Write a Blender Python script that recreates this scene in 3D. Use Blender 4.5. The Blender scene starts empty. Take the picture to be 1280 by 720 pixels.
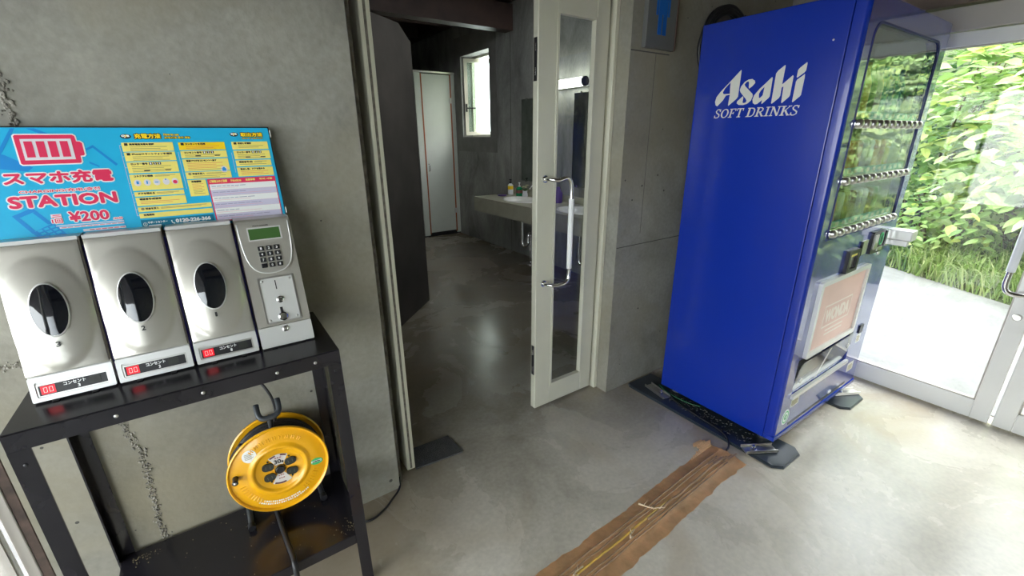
import bpy, bmesh, math, random
from mathutils import Vector, Matrix
from mathutils.geometry import tessellate_polygon

C = bpy.context.scene.collection
sc = bpy.context.scene
rnd = random.Random(7)

# ---------------------------------------------------------------- camera
YAW, PITCH, ROLL, FPX = math.radians(34.4136), math.radians(-19.1928), math.radians(-0.4788), 546.99
cam = bpy.data.cameras.new('camera')
cam.sensor_width = 36.0
cam.lens = FPX * 36.0 / 1280.0
cam.clip_start = 0.02
cam_o = bpy.data.objects.new('camera', cam)
C.objects.link(cam_o)
fwd = Vector((math.sin(YAW) * math.cos(PITCH), math.cos(YAW) * math.cos(PITCH), math.sin(PITCH)))
rt = Vector((math.cos(YAW), -math.sin(YAW), 0))
up = rt.cross(fwd)
rt2 = rt * math.cos(ROLL) + up * math.sin(ROLL)
up2 = up * math.cos(ROLL) - rt * math.sin(ROLL)
cam_o.matrix_world = Matrix(((rt2.x, up2.x, -fwd.x, 0), (rt2.y, up2.y, -fwd.y, 0), (rt2.z, up2.z, -fwd.z, 1.39), (0, 0, 0, 1)))
sc.camera = cam_o

# ---------------------------------------------------------------- sky and exposure
world = bpy.data.worlds.new('overcast_sky')
sc.world = world
world.use_nodes = True
wn = world.node_tree
bg = wn.nodes['Background']
SKY_STRENGTH = 8.6
tc = wn.nodes.new('ShaderNodeTexCoord')
nz = wn.nodes.new('ShaderNodeTexNoise')
nz.inputs['Scale'].default_value = 1.6
nz.inputs['Detail'].default_value = 5
rmp = wn.nodes.new('ShaderNodeValToRGB')
rmp.color_ramp.elements[0].position = 0.35
rmp.color_ramp.elements[0].color = (0.86, 0.92, 1.0, 1)
rmp.color_ramp.elements[1].position = 0.65
rmp.color_ramp.elements[1].color = (1.0, 0.98, 0.94, 1)
wn.links.new(tc.outputs['Generated'], nz.inputs['Vector'])
wn.links.new(nz.outputs['Fac'], rmp.inputs['Fac'])
wn.links.new(rmp.outputs['Color'], bg.inputs['Color'])
bg.inputs['Strength'].default_value = SKY_STRENGTH
sc.view_settings.view_transform = 'Standard'
sc.view_settings.look = 'None'
sc.view_settings.gamma = 1.0
sc.view_settings.use_curve_mapping = False
sc.view_settings.exposure = 0.38
sc.cycles.max_bounces = 10
sc.cycles.diffuse_bounces = 5
sc.cycles.transparent_max_bounces = 16
sc.cycles.sample_clamp_indirect = 6.0

# ---------------------------------------------------------------- materials
def lin(r, g, b):
    f = lambda c: (c / 255 / 12.92) if c / 255 <= 0.04045 else ((c / 255 + 0.055) / 1.055) ** 2.4
    return (f(r), f(g), f(b), 1)

def mat(name, col, rough=0.5, metal=0.0, coat=0.0, emit=None, estr=0.0, spec=0.5, bump=0.0, bscale=40, var=0.0, vscale=6.0, trans=0.0):
    m = bpy.data.materials.new(name)
    m.use_nodes = True
    nt = m.node_tree
    p = nt.nodes['Principled BSDF']
    p.inputs['Base Color'].default_value = col
    p.inputs['Roughness'].default_value = rough
    p.inputs['Metallic'].default_value = metal
    p.inputs['Coat Weight'].default_value = coat
    p.inputs['Coat Roughness'].default_value = 0.04
    p.inputs['Specular IOR Level'].default_value = spec
    if trans:
        p.inputs['Transmission Weight'].default_value = trans
    if emit:
        p.inputs['Emission Color'].default_value = emit
        p.inputs['Emission Strength'].default_value = estr
    t = None
    if bump or var:
        t = nt.nodes.new('ShaderNodeTexCoord')
    if var:
        n = nt.nodes.new('ShaderNodeTexNoise')
        n.inputs['Scale'].default_value = vscale
        n.inputs['Detail'].default_value = 6
        nt.links.new(t.outputs['Object'], n.inputs['Vector'])
        r = nt.nodes.new('ShaderNodeValToRGB')
        r.color_ramp.elements[0].position = 0.3
        r.color_ramp.elements[1].position = 0.7
        r.color_ramp.elements[0].color = tuple(c * (1 - var) for c in col[:3]) + (1,)
        r.color_ramp.elements[1].color = tuple(min(1, c * (1 + var)) for c in col[:3]) + (1,)
        nt.links.new(n.outputs['Fac'], r.inputs['Fac'])
        nt.links.new(r.outputs['Color'], p.inputs['Base Color'])
    if bump:
        n = nt.nodes.new('ShaderNodeTexNoise')
        n.inputs['Scale'].default_value = bscale
        n.inputs['Detail'].default_value = 4
        nt.links.new(t.outputs['Object'], n.inputs['Vector'])
        b = nt.nodes.new('ShaderNodeBump')
        b.inputs['Strength'].default_value = bump
        b.inputs['Distance'].default_value = 0.004
        nt.links.new(n.outputs['Fac'], b.inputs['Height'])
        nt.links.new(b.outputs['Normal'], p.inputs['Normal'])
    return m

def concrete(name, cols, rough=(0.7, 0.9), scale=1.2, pits=True, bump=0.35, stretch=(1, 1, 1), stain=None, stainscale=0.9, spec=0.3, grime_shade=None):
    """cast concrete: broad clouds, fine grain, dark pinholes, optional coloured stains"""
    m = bpy.data.materials.new(name)
    m.use_nodes = True
    nt = m.node_tree
    N, L = nt.nodes.new, nt.links.new
    p = nt.nodes['Principled BSDF']
    p.inputs['Specular IOR Level'].default_value = spec
    t = N('ShaderNodeTexCoord')
    mp = N('ShaderNodeMapping')
    mp.inputs['Scale'].default_value = stretch
    L(t.outputs['Object'], mp.inputs['Vector'])
    n1 = N('ShaderNodeTexNoise')
    n1.inputs['Scale'].default_value = scale
    n1.inputs['Detail'].default_value = 9
    n1.inputs['Roughness'].default_value = 0.62
    n1.inputs['Distortion'].default_value = 0.6
    L(mp.outputs['Vector'], n1.inputs['Vector'])
    r1 = N('ShaderNodeValToRGB')
    e = r1.color_ramp.elements
    e[0].position, e[0].color = 0.32, cols[0]
    e[1].position, e[1].color = 0.68, cols[2]
    mid = e.new(0.5)
    mid.color = cols[1]
    L(n1.outputs['Fac'], r1.inputs['Fac'])
    n2 = N('ShaderNodeTexNoise')
    n2.inputs['Scale'].default_value = 60
    n2.inputs['Detail'].default_value = 5
    L(mp.outputs['Vector'], n2.inputs['Vector'])
    r2 = N('ShaderNodeValToRGB')
    r2.color_ramp.elements[0].position, r2.color_ramp.elements[0].color = 0.3, (0.90, 0.90, 0.90, 1)
    r2.color_ramp.elements[1].position, r2.color_ramp.elements[1].color = 0.66, (1.05, 1.05, 1.05, 1)
    L(n2.outputs['Fac'], r2.inputs['Fac'])
    mx = N('ShaderNodeMix')
    mx.data_type = 'RGBA'
    mx.blend_type = 'MULTIPLY'
    mx.inputs[0].default_value = 1.0
    L(r1.outputs['Color'], mx.inputs[6])
    L(r2.outputs['Color'], mx.inputs[7])
    out = mx.outputs[2]
    if stain:
        n3 = N('ShaderNodeTexNoise')
        n3.inputs['Scale'].default_value = stainscale
        n3.inputs['Detail'].default_value = 7
        n3.inputs['Distortion'].default_value = 1.2
        mo = N('ShaderNodeMapping')
        mo.inputs['Location'].default_value = (13.1, 4.7, 2.2)
        L(t.outputs['Object'], mo.inputs['Vector'])
        L(mo.outputs['Vector'], n3.inputs['Vector'])
        r3 = N('ShaderNodeValToRGB')
        r3.color_ramp.elements[0].position, r3.color_ramp.elements[0].color = 0.47, (0, 0, 0, 1)
        r3.color_ramp.elements[1].position, r3.color_ramp.elements[1].color = 0.66, (0.75, 0.75, 0.75, 1)
        L(n3.outputs['Fac'], r3.inputs['Fac'])
        m3 = N('ShaderNodeMix')
        m3.data_type = 'RGBA'
        L(r3.outputs['Color'], m3.inputs[0])
        L(out, m3.inputs[6])
        m3.inputs[7].default_value = stain
        out = m3.outputs[2]
    if grime_shade:
        # washroom shade painted into the colour, mixed with uneven dirt, from the doorway inwards
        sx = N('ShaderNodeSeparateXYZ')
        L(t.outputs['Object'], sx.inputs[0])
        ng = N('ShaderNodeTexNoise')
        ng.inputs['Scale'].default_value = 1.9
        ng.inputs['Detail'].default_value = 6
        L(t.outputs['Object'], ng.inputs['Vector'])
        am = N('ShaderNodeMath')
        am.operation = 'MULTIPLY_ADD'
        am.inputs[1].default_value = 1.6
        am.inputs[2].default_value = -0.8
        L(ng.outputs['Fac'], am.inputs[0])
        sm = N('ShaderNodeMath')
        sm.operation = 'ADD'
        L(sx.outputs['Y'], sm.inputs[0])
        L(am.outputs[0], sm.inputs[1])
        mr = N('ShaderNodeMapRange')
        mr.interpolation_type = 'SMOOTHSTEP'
        mr.inputs['From Min'].default_value = grime_shade[0] - grime_shade[2]
        mr.inputs['From Max'].default_value = grime_shade[1] - grime_shade[2]
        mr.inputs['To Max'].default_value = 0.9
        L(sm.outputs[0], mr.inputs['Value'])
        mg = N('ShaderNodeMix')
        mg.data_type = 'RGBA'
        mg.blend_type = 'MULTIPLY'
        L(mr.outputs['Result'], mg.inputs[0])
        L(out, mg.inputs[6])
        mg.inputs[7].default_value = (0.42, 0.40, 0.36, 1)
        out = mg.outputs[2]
    b = N('ShaderNodeBump')
    b.inputs['Strength'].default_value = bump
    b.inputs['Distance'].default_value = 0.003
    L(n2.outputs['Fac'], b.inputs['Height'])
    if pits:
        v = N('ShaderNodeTexVoronoi')
        v.inputs['Scale'].default_value = 17
        L(t.outputs['Object'], v.inputs['Vector'])
        n4 = N('ShaderNodeTexNoise')
        n4.inputs['Scale'].default_value = 3.1
        L(t.outputs['Object'], n4.inputs['Vector'])
        mm = N('ShaderNodeMath')
        mm.operation = 'MULTIPLY'
        mm.inputs[1].default_value = 0.16
        L(n4.outputs['Fac'], mm.inputs[0])
        lt = N('ShaderNodeMath')
        lt.operation = 'LESS_THAN'
        L(v.outputs['Distance'], lt.inputs[0])
        L(mm.outputs[0], lt.inputs[1])
        # only a share of the cells carries a pinhole
        sh = N('ShaderNodeSeparateColor')
        L(v.outputs['Color'], sh.inputs['Color'])
        g = N('ShaderNodeMath')
        g.operation = 'GREATER_THAN'
        g.inputs[1].default_value = 0.72
        L(sh.outputs[0], g.inputs[0])
        a = N('ShaderNodeMath')
        a.operation = 'MULTIPLY'
        L(lt.outputs[0], a.inputs[0])
        L(g.outputs[0], a.inputs[1])
        m4 = N('ShaderNodeMix')
        m4.data_type = 'RGBA'
        L(a.outputs[0], m4.inputs[0])
        L(out, m4.inputs[6])
        m4.inputs[7].default_value = tuple(c * 0.25 for c in cols[1][:3]) + (1,)
        out = m4.outputs[2]
    L(b.outputs['Normal'], p.inputs['Normal'])
    L(out, p.inputs['Base Color'])
    rr = N('ShaderNodeMapRange')
    rr.inputs['From Min'].default_value = 0.3
    rr.inputs['From Max'].default_value = 0.7
    rr.inputs['To Min'].default_value = rough[0]
    rr.inputs['To Max'].default_value = rough[1]
    L(n1.outputs['Fac'], rr.inputs['Value'])
    L(rr.outputs['Result'], p.inputs['Roughness'])
    return m

def pane_mat(name, tint=(1, 1, 1, 1), refl=1.0, rough=0.0, wave=0.0):
    """thin clear sheet: lets light through and mirrors by its angle"""
    m = bpy.data.materials.new(name)
    m.use_nodes = True
    nt = m.node_tree
    N, L = nt.nodes.new, nt.links.new
    for n in list(nt.nodes):
        if n.type == 'BSDF_PRINCIPLED':
            nt.nodes.remove(n)
    out = [n for n in nt.nodes if n.type == 'OUTPUT_MATERIAL'][0]
    tr = N('ShaderNodeBsdfTransparent')
    tr.inputs['Color'].default_value = tint
    gl = N('ShaderNodeBsdfGlossy')
    gl.inputs['Roughness'].default_value = rough
    # Schlick's curve, the same from either face of the sheet
    fr = N('ShaderNodeLayerWeight')
    fr.inputs['Blend'].default_value = 0.5
    pw = N('ShaderNodeMath')
    pw.operation = 'POWER'
    pw.inputs[1].default_value = 5.0
    L(fr.outputs['Facing'], pw.inputs[0])
    mu = N('ShaderNodeMath')
    mu.operation = 'MULTIPLY_ADD'
    mu.use_clamp = True
    mu.inputs[1].default_value = 0.96 * min(refl, 1.0)
    mu.inputs[2].default_value = 0.04 * refl
    L(pw.outputs[0], mu.inputs[0])
    mix = N('ShaderNodeMixShader')
    L(mu.outputs[0], mix.inputs[0])
    L(tr.outputs[0], mix.inputs[1])
    L(gl.outputs[0], mix.inputs[2])
    L(mix.outputs[0], out.inputs['Surface'])
    if wave:
        t = N('ShaderNodeTexCoord')
        n = N('ShaderNodeTexNoise')
        n.inputs['Scale'].default_value = 7
        n.inputs['Detail'].default_value = 2
        L(t.outputs['Object'], n.inputs['Vector'])
        b = N('ShaderNodeBump')
        b.inputs['Strength'].default_value = wave
        b.inputs['Distance'].default_value = 0.01
        L(n.outputs['Fac'], b.inputs['Height'])
        L(b.outputs['Normal'], gl.inputs['Normal'])
    return m

def leaf_mat(name, cols):
    m = bpy.data.materials.new(name)
    m.use_nodes = True
    nt = m.node_tree
    N, L = nt.nodes.new, nt.links.new
    p = nt.nodes['Principled BSDF']
    out = [n for n in nt.nodes if n.type == 'OUTPUT_MATERIAL'][0]
    g = N('ShaderNodeNewGeometry')
    oi = N('ShaderNodeObjectInfo')
    ad = N('ShaderNodeMath')
    ad.operation = 'ADD'
    L(g.outputs['Random Per Island'], ad.inputs[0])
    L(oi.outputs['Random'], ad.inputs[1])
    fr = N('ShaderNodeMath')
    fr.operation = 'FRACT'
    L(ad.outputs[0], fr.inputs[0])
    r = N('ShaderNodeValToRGB')
    e = r.color_ramp.elements
    e[0].color, e[1].color = cols[0], cols[-1]
    for i, c in enumerate(cols[1:-1]):
        k = e.new((i + 1) / (len(cols) - 1))
        k.color = c
    L(fr.outputs[0], r.inputs['Fac'])
    L(r.outputs['Color'], p.inputs['Base Color'])
    p.inputs['Roughness'].default_value = 0.42
    tl = N('ShaderNodeBsdfTranslucent')
    L(r.outputs['Color'], tl.inputs['Color'])
    mix = N('ShaderNodeMixShader')
    mix.inputs[0].default_value = 0.4
    L(p.outputs[0], mix.inputs[1])
    L(tl.outputs[0], mix.inputs[2])
    L(mix.outputs[0], out.inputs['Surface'])
    return m

g_ = lambda a, w=0.0: (a * (1 + w), a, a * (1 - w), 1)
M = dict(
    wall=concrete('cast_concrete', ((0.190, 0.184, 0.160, 1), (0.272, 0.264, 0.230, 1), (0.345, 0.335, 0.292, 1)), stain=(0.27, 0.24, 0.165, 1), scale=2.2),
    wall2=concrete('washroom_concrete', ((0.16, 0.16, 0.15, 1), (0.30, 0.305, 0.285, 1), (0.42, 0.425, 0.40, 1)), scale=2.6, pits=True, stretch=(1, 1, 0.45)),
    floor=concrete('polished_concrete_floor', ((0.355, 0.328, 0.270, 1), (0.50, 0.465, 0.395, 1), (0.62, 0.58, 0.505, 1)), rough=(0.17, 0.36), scale=1.7, pits=False, bump=0.10, stain=(0.40, 0.325, 0.225, 1), stainscale=1.3, spec=0.5, grime_shade=(1.0, 2.3, 2.55)),
    pad=concrete('outdoor_concrete', ((0.16, 0.16, 0.155, 1), (0.215, 0.215, 0.21, 1), (0.27, 0.27, 0.265, 1)), pits=False, scale=2.5, bump=0.2),
    seam=concrete('rough_mortar', ((0.12, 0.105, 0.09, 1), (0.24, 0.225, 0.195, 1), (0.40, 0.38, 0.33, 1)), scale=40, pits=False, bump=1.0),
    joint=mat('dark_joint', (0.09, 0.085, 0.075, 1), 0.95),
    white=mat('cream_steel_paint', lin(206, 204, 186), 0.38, var=0.04),
    offwhite=mat('white_aluminium', lin(222, 222, 218), 0.35, var=0.03),
    rubber=mat('black_rubber', (0.012, 0.012, 0.013, 1), 0.65, bump=0.3, bscale=120),
    grime_shade=mat('grey_weather_strip', (0.16, 0.145, 0.12, 1), 0.9, var=0.4, vscale=40),
    chrome=mat('chrome', (0.80, 0.80, 0.80, 1), 0.12, 1.0),
    brushed=mat('brushed_steel', (0.62, 0.61, 0.58, 1), 0.32, 1.0),
    silver=mat('silver_metallic_plastic', (0.52, 0.50, 0.445, 1), 0.28, 0.5, coat=0.25),
    silver2=mat('pale_silver_plastic', (0.74, 0.74, 0.72, 1), 0.33, 0.35, coat=0.2),
    blacksteel=mat('black_painted_steel', (0.014, 0.013, 0.017, 1), 0.20, var=0.25, vscale=9),
    blackplastic=mat('black_plastic', (0.012, 0.012, 0.014, 1), 0.35),
    darkgloss=mat('smoked_window', (0.006, 0.007, 0.010, 1), 0.04, coat=1.0),
    navy=mat('blue_edge_trim', (0.03, 0.02, 0.22, 1), 0.4),
    blue=mat('gloss_blue_enamel', (0.0035, 0.025, 0.305, 1), 0.26, coat=0.35, spec=0.4),
    bluedark=mat('dark_blue_recess', (0.006, 0.012, 0.12, 1), 0.4),
    logo=mat('pale_grey_print', lin(208, 208, 200), 0.5),
    whiteprint=mat('white_print', (0.86, 0.87, 0.86, 1), 0.45),
    blackprint=mat('black_print', (0.02, 0.02, 0.02, 1), 0.5),
    signblue=mat('cyan_print', lin(42, 182, 228), 0.30, coat=0.3),
    signblue2=mat('mid_blue_print', lin(30, 140, 215), 0.35),
    signred=mat('crimson_print', lin(226, 50, 92), 0.38),
    signgrey=mat('light_grey_print', lin(224, 220, 226), 0.4),
    signgrey2=mat('lavender_print', lin(205, 200, 222), 0.4),
    signyellow=mat('pale_yellow_print', lin(246, 230, 120), 0.4),
    signgold=mat('gold_print', lin(250, 212, 28), 0.4),
    signteal=mat('teal_print', lin(6, 118, 148), 0.4),
    textgrey=mat('grey_print', lin(150, 138, 96), 0.5),
    textorange=mat('orange_print', lin(226, 130, 90), 0.5),
    yellow=mat('yellow_enamel', (0.86, 0.42, 0.008, 1), 0.28, coat=0.5),
    cordblack=mat('black_cord', (0.014, 0.014, 0.016, 1), 0.42),
    tubegrey=mat('dark_grey_tube', (0.045, 0.05, 0.055, 1), 0.38),
    oldgreen=mat('lcd_green', (0.055, 0.13, 0.035, 1), 0.25, coat=0.6),
    led=mat('red_display', (0.25, 0.0, 0.01, 1), 0.3, emit=(1.0, 0.008, 0.025, 1), estr=0.6),
    ledon=mat('red_digits', (0.4, 0.1, 0.1, 1), 0.3, emit=(1.0, 0.35, 0.32, 1), estr=2.6),
    gold=mat('brass_ring', (0.65, 0.45, 0.15, 1), 0.3, 1.0),
    outlet=mat('olive_black_socket', (0.022, 0.024, 0.018, 1), 0.45),
    greensticker=mat('green_sticker', lin(60, 180, 110), 0.45),
    tape=mat('brown_packing_tape', (0.68, 0.42, 0.215, 1), 0.42, var=0.22, vscale=14, bump=0.5, bscale=45),
    tapedark=mat('old_wrinkled_tape', (0.33, 0.205, 0.12, 1), 0.48, var=0.4, vscale=20, bump=0.8, bscale=60),
    tapeyellow=mat('yellow_cable', (0.58, 0.37, 0.07, 1), 0.5, var=0.3, vscale=25),
    straw=mat('pale_tape_scrap', (0.62, 0.48, 0.33, 1), 0.6),
    mat_=mat('charcoal_mat', (0.075, 0.075, 0.078, 1), 0.9, bump=0.8, bscale=260, var=0.2, vscale=30),
    damp=mat('damp_concrete_patch', (0.24, 0.225, 0.195, 1), 0.55, var=0.25, vscale=10),
    pad_=mat('black_anti_slip_board', (0.028, 0.037, 0.048, 1), 0.28, var=0.2, vscale=12),
    dust=mat('grey_floor_dirt', (0.10, 0.095, 0.085, 1), 0.95, var=0.5, vscale=40),
    stall=mat('pale_laminate', lin(206, 212, 202), 0.3, var=0.03),
    edge=mat('orange_edge_band', (0.36, 0.10, 0.035, 1), 0.5),
    darkwood=mat('dark_stained_timber', (0.040, 0.022, 0.017, 1), 0.55, var=0.4, vscale=5),
    lightwood=mat('weathered_timber', (0.17, 0.13, 0.10, 1), 0.6, var=0.3, vscale=5),
    header=mat('grey_aluminium', (0.43, 0.40, 0.36, 1), 0.4, var=0.05),
    brownsteel=mat('rust_brown_steel', (0.07, 0.045, 0.035, 1), 0.7, var=0.5, vscale=25),
    counter=mat('pale_stone_counter', lin(172, 170, 152), 0.25, var=0.06, vscale=12),
    ceramic=mat('white_ceramic', (0.78, 0.78, 0.75, 1), 0.1, coat=0.6),
    mirror=mat('mirror_glass', (0.62, 0.70, 0.66, 1), 0.03, 1.0),
    lamp=mat('fluorescent_tube', (0.9, 0.9, 0.85, 1), 0.4, emit=(0.96, 1.0, 0.88, 1), estr=8),
    signplate=mat('grey_sign_plate', (0.13, 0.135, 0.13, 1), 0.4),
    signplateedge=mat('brown_sign_edge', (0.10, 0.06, 0.05, 1), 0.5),
    manblue=mat('pictogram_blue', (0.004, 0.115, 0.46, 1), 0.4),
    glass=pane_mat('clear_glass', (0.97, 0.985, 0.975, 1)),
    frost=pane_mat('milky_glass', (0.80, 0.86, 0.82, 1), 1.0, 0.3),
    acrylic=pane_mat('wavy_acrylic', (0.90, 0.95, 0.93, 1), 2.6, 0.0, 0.22),
    clearlid=pane_mat('clear_plastic_lid', (0.78, 0.80, 0.82, 1), 2.0, 0.08),
    display=mat('display_back', (0.40, 0.43, 0.40, 1), 0.6),
    teal=mat('teal_price_strip', lin(70, 170, 180), 0.4),
    pink=mat('poster_pink', lin(226, 190, 180), 0.4, var=0.06, vscale=8),
    poster=mat('poster_cream', lin(238, 224, 214), 0.4),
    bush=leaf_mat('bright_leaf', [lin(100, 134, 68), lin(136, 168, 94), lin(162, 190, 118), lin(190, 208, 148), lin(192, 202, 100)]),
    bush2=leaf_mat('dark_leaf', [lin(36, 70, 30), lin(60, 100, 44), lin(88, 130, 60), lin(116, 156, 76)]),
    grass=leaf_mat('grass_blade', [lin(100, 130, 62), lin(134, 162, 88), lin(160, 182, 112), lin(186, 192, 140)]),
    stem=mat('green_brown_stem', (0.10, 0.08, 0.035, 1), 0.7),
    soil=mat('leafy_soil', (0.055, 0.075, 0.025, 1), 0.95, var=0.5, vscale=5),
    purple=mat('violet_plastic', (0.10, 0.05, 0.24, 1), 0.4),
    bottlegreen=mat('green_liquid', (0.01, 0.22, 0.09, 1), 0.2, coat=0.5),
    pale=mat('pale_plastic', (0.72, 0.74, 0.78, 1), 0.35),
    petal=mat('cream_petal', (0.62, 0.62, 0.36, 1), 0.6),
)

# ---------------------------------------------------------------- mesh helpers
X, Y, Z = Vector((1, 0, 0)), Vector((0, 1, 0)), Vector((0, 0, 1))

def frame(o, u, v):
    u = Vector(u).normalized()
    v = Vector(v)
    n = u.cross(v).normalized()
    v = n.cross(u)
    return Matrix(((u.x, v.x, n.x, o[0]), (u.y, v.y, n.y, o[1]), (u.z, v.z, n.z, o[2]), (0, 0, 0, 1)))

def box(bm, lo, hi, bev=0.0, seg=1, Mx=None):
    c = [(a + b) / 2 for a, b in zip(lo, hi)]
    s = [abs(b - a) for a, b in zip(lo, hi)]
    r = bmesh.ops.create_cube(bm, size=1.0)
    vs = r['verts']
    for v in vs:
        v.co = Vector((v.co.x * s[0] + c[0], v.co.y * s[1] + c[1], v.co.z * s[2] + c[2]))
    if bev:
        es = list({e for v in vs for e in v.link_edges})
        b = bmesh.ops.bevel(bm, geom=es, offset=bev, segments=seg, affect='EDGES', profile=0.5)
        vs = list({v for f in b['faces'] for v in f.verts} | {v for v in vs if v.is_valid})
    if Mx:
        done = set()
        for v in vs:
            if v.is_valid and v not in done:
                v.co = Mx @ v.co
                done.add(v)
    return vs

def prism(bm, loops, Mx, d0, d1):
    """flat outline (first loop) with holes (others), extruded along local z from d0 to d1"""
    pts = [[Vector((p[0], p[1], 0)) for p in l] for l in loops]
    flat = [p for l in pts for p in l]
    tris = tessellate_polygon(pts)
    a = [bm.verts.new(Mx @ Vector((p.x, p.y, d0))) for p in flat]
    b = [bm.verts.new(Mx @ Vector((p.x, p.y, d1))) for p in flat]
    for t in tris:
        p, q, r = (flat[i] for i in t)
        cc = (q - p).cross(r - p).z
        if abs(cc) < 1e-14:
            continue
        ids = t if cc > 0 else t[::-1]
        try:
            bm.faces.new([b[i] for i in ids])
            bm.faces.new([a[i] for i in ids[::-1]])
        except ValueError:
            pass
    k = 0
    for l in pts:
        n = len(l)
        for i in range(n):
            j = (i + 1) % n
            try:
                bm.faces.new([a[k + i], a[k + j], b[k + j], b[k + i]])
            except ValueError:
                pass
        k += n

def flat(bm, loop, Mx, z):
    prism(bm, [loop], Mx, z - 0.0003, z)

def rrect(u0, v0, u1, v1, r=0.0, n=5, skew=0.0):
    if r <= 0:
        p = [(u0, v0), (u1, v0), (u1, v1), (u0, v1)]
    else:
        p = []
        for cx, cy, a0 in ((u1 - r, v0 + r, -90), (u1 - r, v1 - r, 0), (u0 + r, v1 - r, 90), (u0 + r, v0 + r, 180)):
            for i in range(n + 1):
                a = math.radians(a0 + 90 * i / n)
                p.append((cx + r * math.cos(a), cy + r * math.sin(a)))
    return [(x + skew * (y - v0), y) for x, y in p]

def oval(cx, cy, rx, ry, n=28):
    return [(cx + rx * math.cos(2 * math.pi * i / n), cy + ry * math.sin(2 * math.pi * i / n)) for i in range(n)]

def tube(bm, pts, r, seg=10, smooth_n=0, closed=False):
    P = [Vector(p) for p in pts]
    if smooth_n:
        Q = []
        n = len(P)
        for i in range(n - 1):
            p0, p1, p2, p3 = P[max(i - 1, 0)], P[i], P[i + 1], P[min(i + 2, n - 1)]
            for k in range(smooth_n):
                t = k / smooth_n
                Q.append(0.5 * ((2 * p1) + (p2 - p0) * t + (2 * p0 - 5 * p1 + 4 * p2 - p3) * t * t + (3 * p1 - p0 - 3 * p2 + p3) * t ** 3))
        Q.append(P[-1])
        P = Q
    n = len(P)
    rings = []
    nrm = None
    for i in range(n):
        if closed:
            d = (P[(i + 1) % n] - P[i - 1]).normalized()
        else:
            d = (P[min(i + 1, n - 1)] - P[max(i - 1, 0)]).normalized()
        if nrm is None:
            nrm = d.orthogonal().normalized()
        else:
            nrm = (nrm - d * nrm.dot(d)).normalized()
        bn = d.cross(nrm)
        if isinstance(r, (list, tuple)):
            fp = i / max(n - 1, 1) * (len(r) - 1)
            k0 = min(int(fp), len(r) - 2)
            rr = r[k0] + (r[k0 + 1] - r[k0]) * (fp - k0)
        else:
            rr = r
        rings.append([bm.verts.new(P[i] + (nrm * math.cos(2 * math.pi * k / seg) + bn * math.sin(2 * math.pi * k / seg)) * rr) for k in range(seg)])
    for i in range(n if closed else n - 1):
        A, B = rings[i], rings[(i + 1) % n]
        for k in range(seg):
            bm.faces.new([A[k], A[(k + 1) % seg], B[(k + 1) % seg], B[k]])
    if not closed:
        bm.faces.new(rings[0][::-1])
        bm.faces.new(rings[-1])

def lathe(bm, prof, Mx, seg=32):
    """profile of (radius, height) turned about local z"""
    rings = []
    for r, h in prof:
        if r < 1e-6:
            rings.append([bm.verts.new(Mx @ Vector((0, 0, h)))])
        else:
            rings.append([bm.verts.new(Mx @ Vector((r * math.cos(2 * math.pi * k / seg), r * math.sin(2 * math.pi * k / seg), h))) for k in range(seg)])
    for A, B in zip(rings, rings[1:]):
        for k in range(seg):
            j = (k + 1) % seg
            if len(A) == 1 and len(B) == 1:
                continue
            if len(A) == 1:
                bm.faces.new([A[0], B[j], B[k]])
            elif len(B) == 1:
                bm.faces.new([A[k], A[j], B[0]])
            else:
                bm.faces.new([A[k], A[j], B[j], B[k]])

def root_of(o):
    while o.parent:
        o = o.parent
    return o

def obj(name, bm, m, parent=None, smooth=False, fix=True):
    """link a bmesh as one object; a part keeps its thing's origin, a lone mesh gets its own at its foot"""
    if fix:
        bmesh.ops.recalc_face_normals(bm, faces=bm.faces[:])
    if parent:
        off = root_of(parent).location.copy()
    else:
        xs = [v.co for v in bm.verts]
        lo = [min(c[i] for c in xs) for i in range(3)]
        hi = [max(c[i] for c in xs) for i in range(3)]
        off = Vector(((lo[0] + hi[0]) / 2, (lo[1] + hi[1]) / 2, lo[2]))
    for v in bm.verts:
        v.co -= off
    me = bpy.data.meshes.new(name)
    bm.to_mesh(me)
    bm.free()
    me.materials.append(m)
    if smooth:
        for p in me.polygons:
            p.use_smooth = True
        if smooth is not True:
            me.set_sharp_from_angle(angle=math.radians(smooth))
    o = bpy.data.objects.new(name, me)
    C.objects.link(o)
    if parent:
        o.parent = parent
    else:
        o.location = off
    return o

def inst(src, name, pos, parent, rot=None):
    o = bpy.data.objects.new(name, src.data if hasattr(src, 'data') else src)
    C.objects.link(o)
    o.parent = parent
    o.location = Vector(pos) - root_of(parent).location
    if rot:
        o.rotation_euler = rot
    return o

def thing(name, label, cat, loc, group=None):
    o = bpy.data.objects.new(name, None)
    o.empty_display_size = 0.1
    C.objects.link(o)
    o.location = loc
    return tag(o, label, cat, group)

def tag(o, label, cat, group=None, kind=None):
    o['label'] = label
    o['category'] = cat
    if group:
        o['group'] = group
    if kind:
        o['kind'] = kind
    return o

def struct(name, bm, m, parent=None, smooth=False):
    o = obj(name, bm, m, parent, smooth)
    if not parent:
        o['kind'] = 'structure'
    return o

def nb():
    return bmesh.new()

def bx(lo, hi, bev=0.0, seg=1):
    b = nb()
    box(b, lo, hi, bev, seg)
    return b

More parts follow.
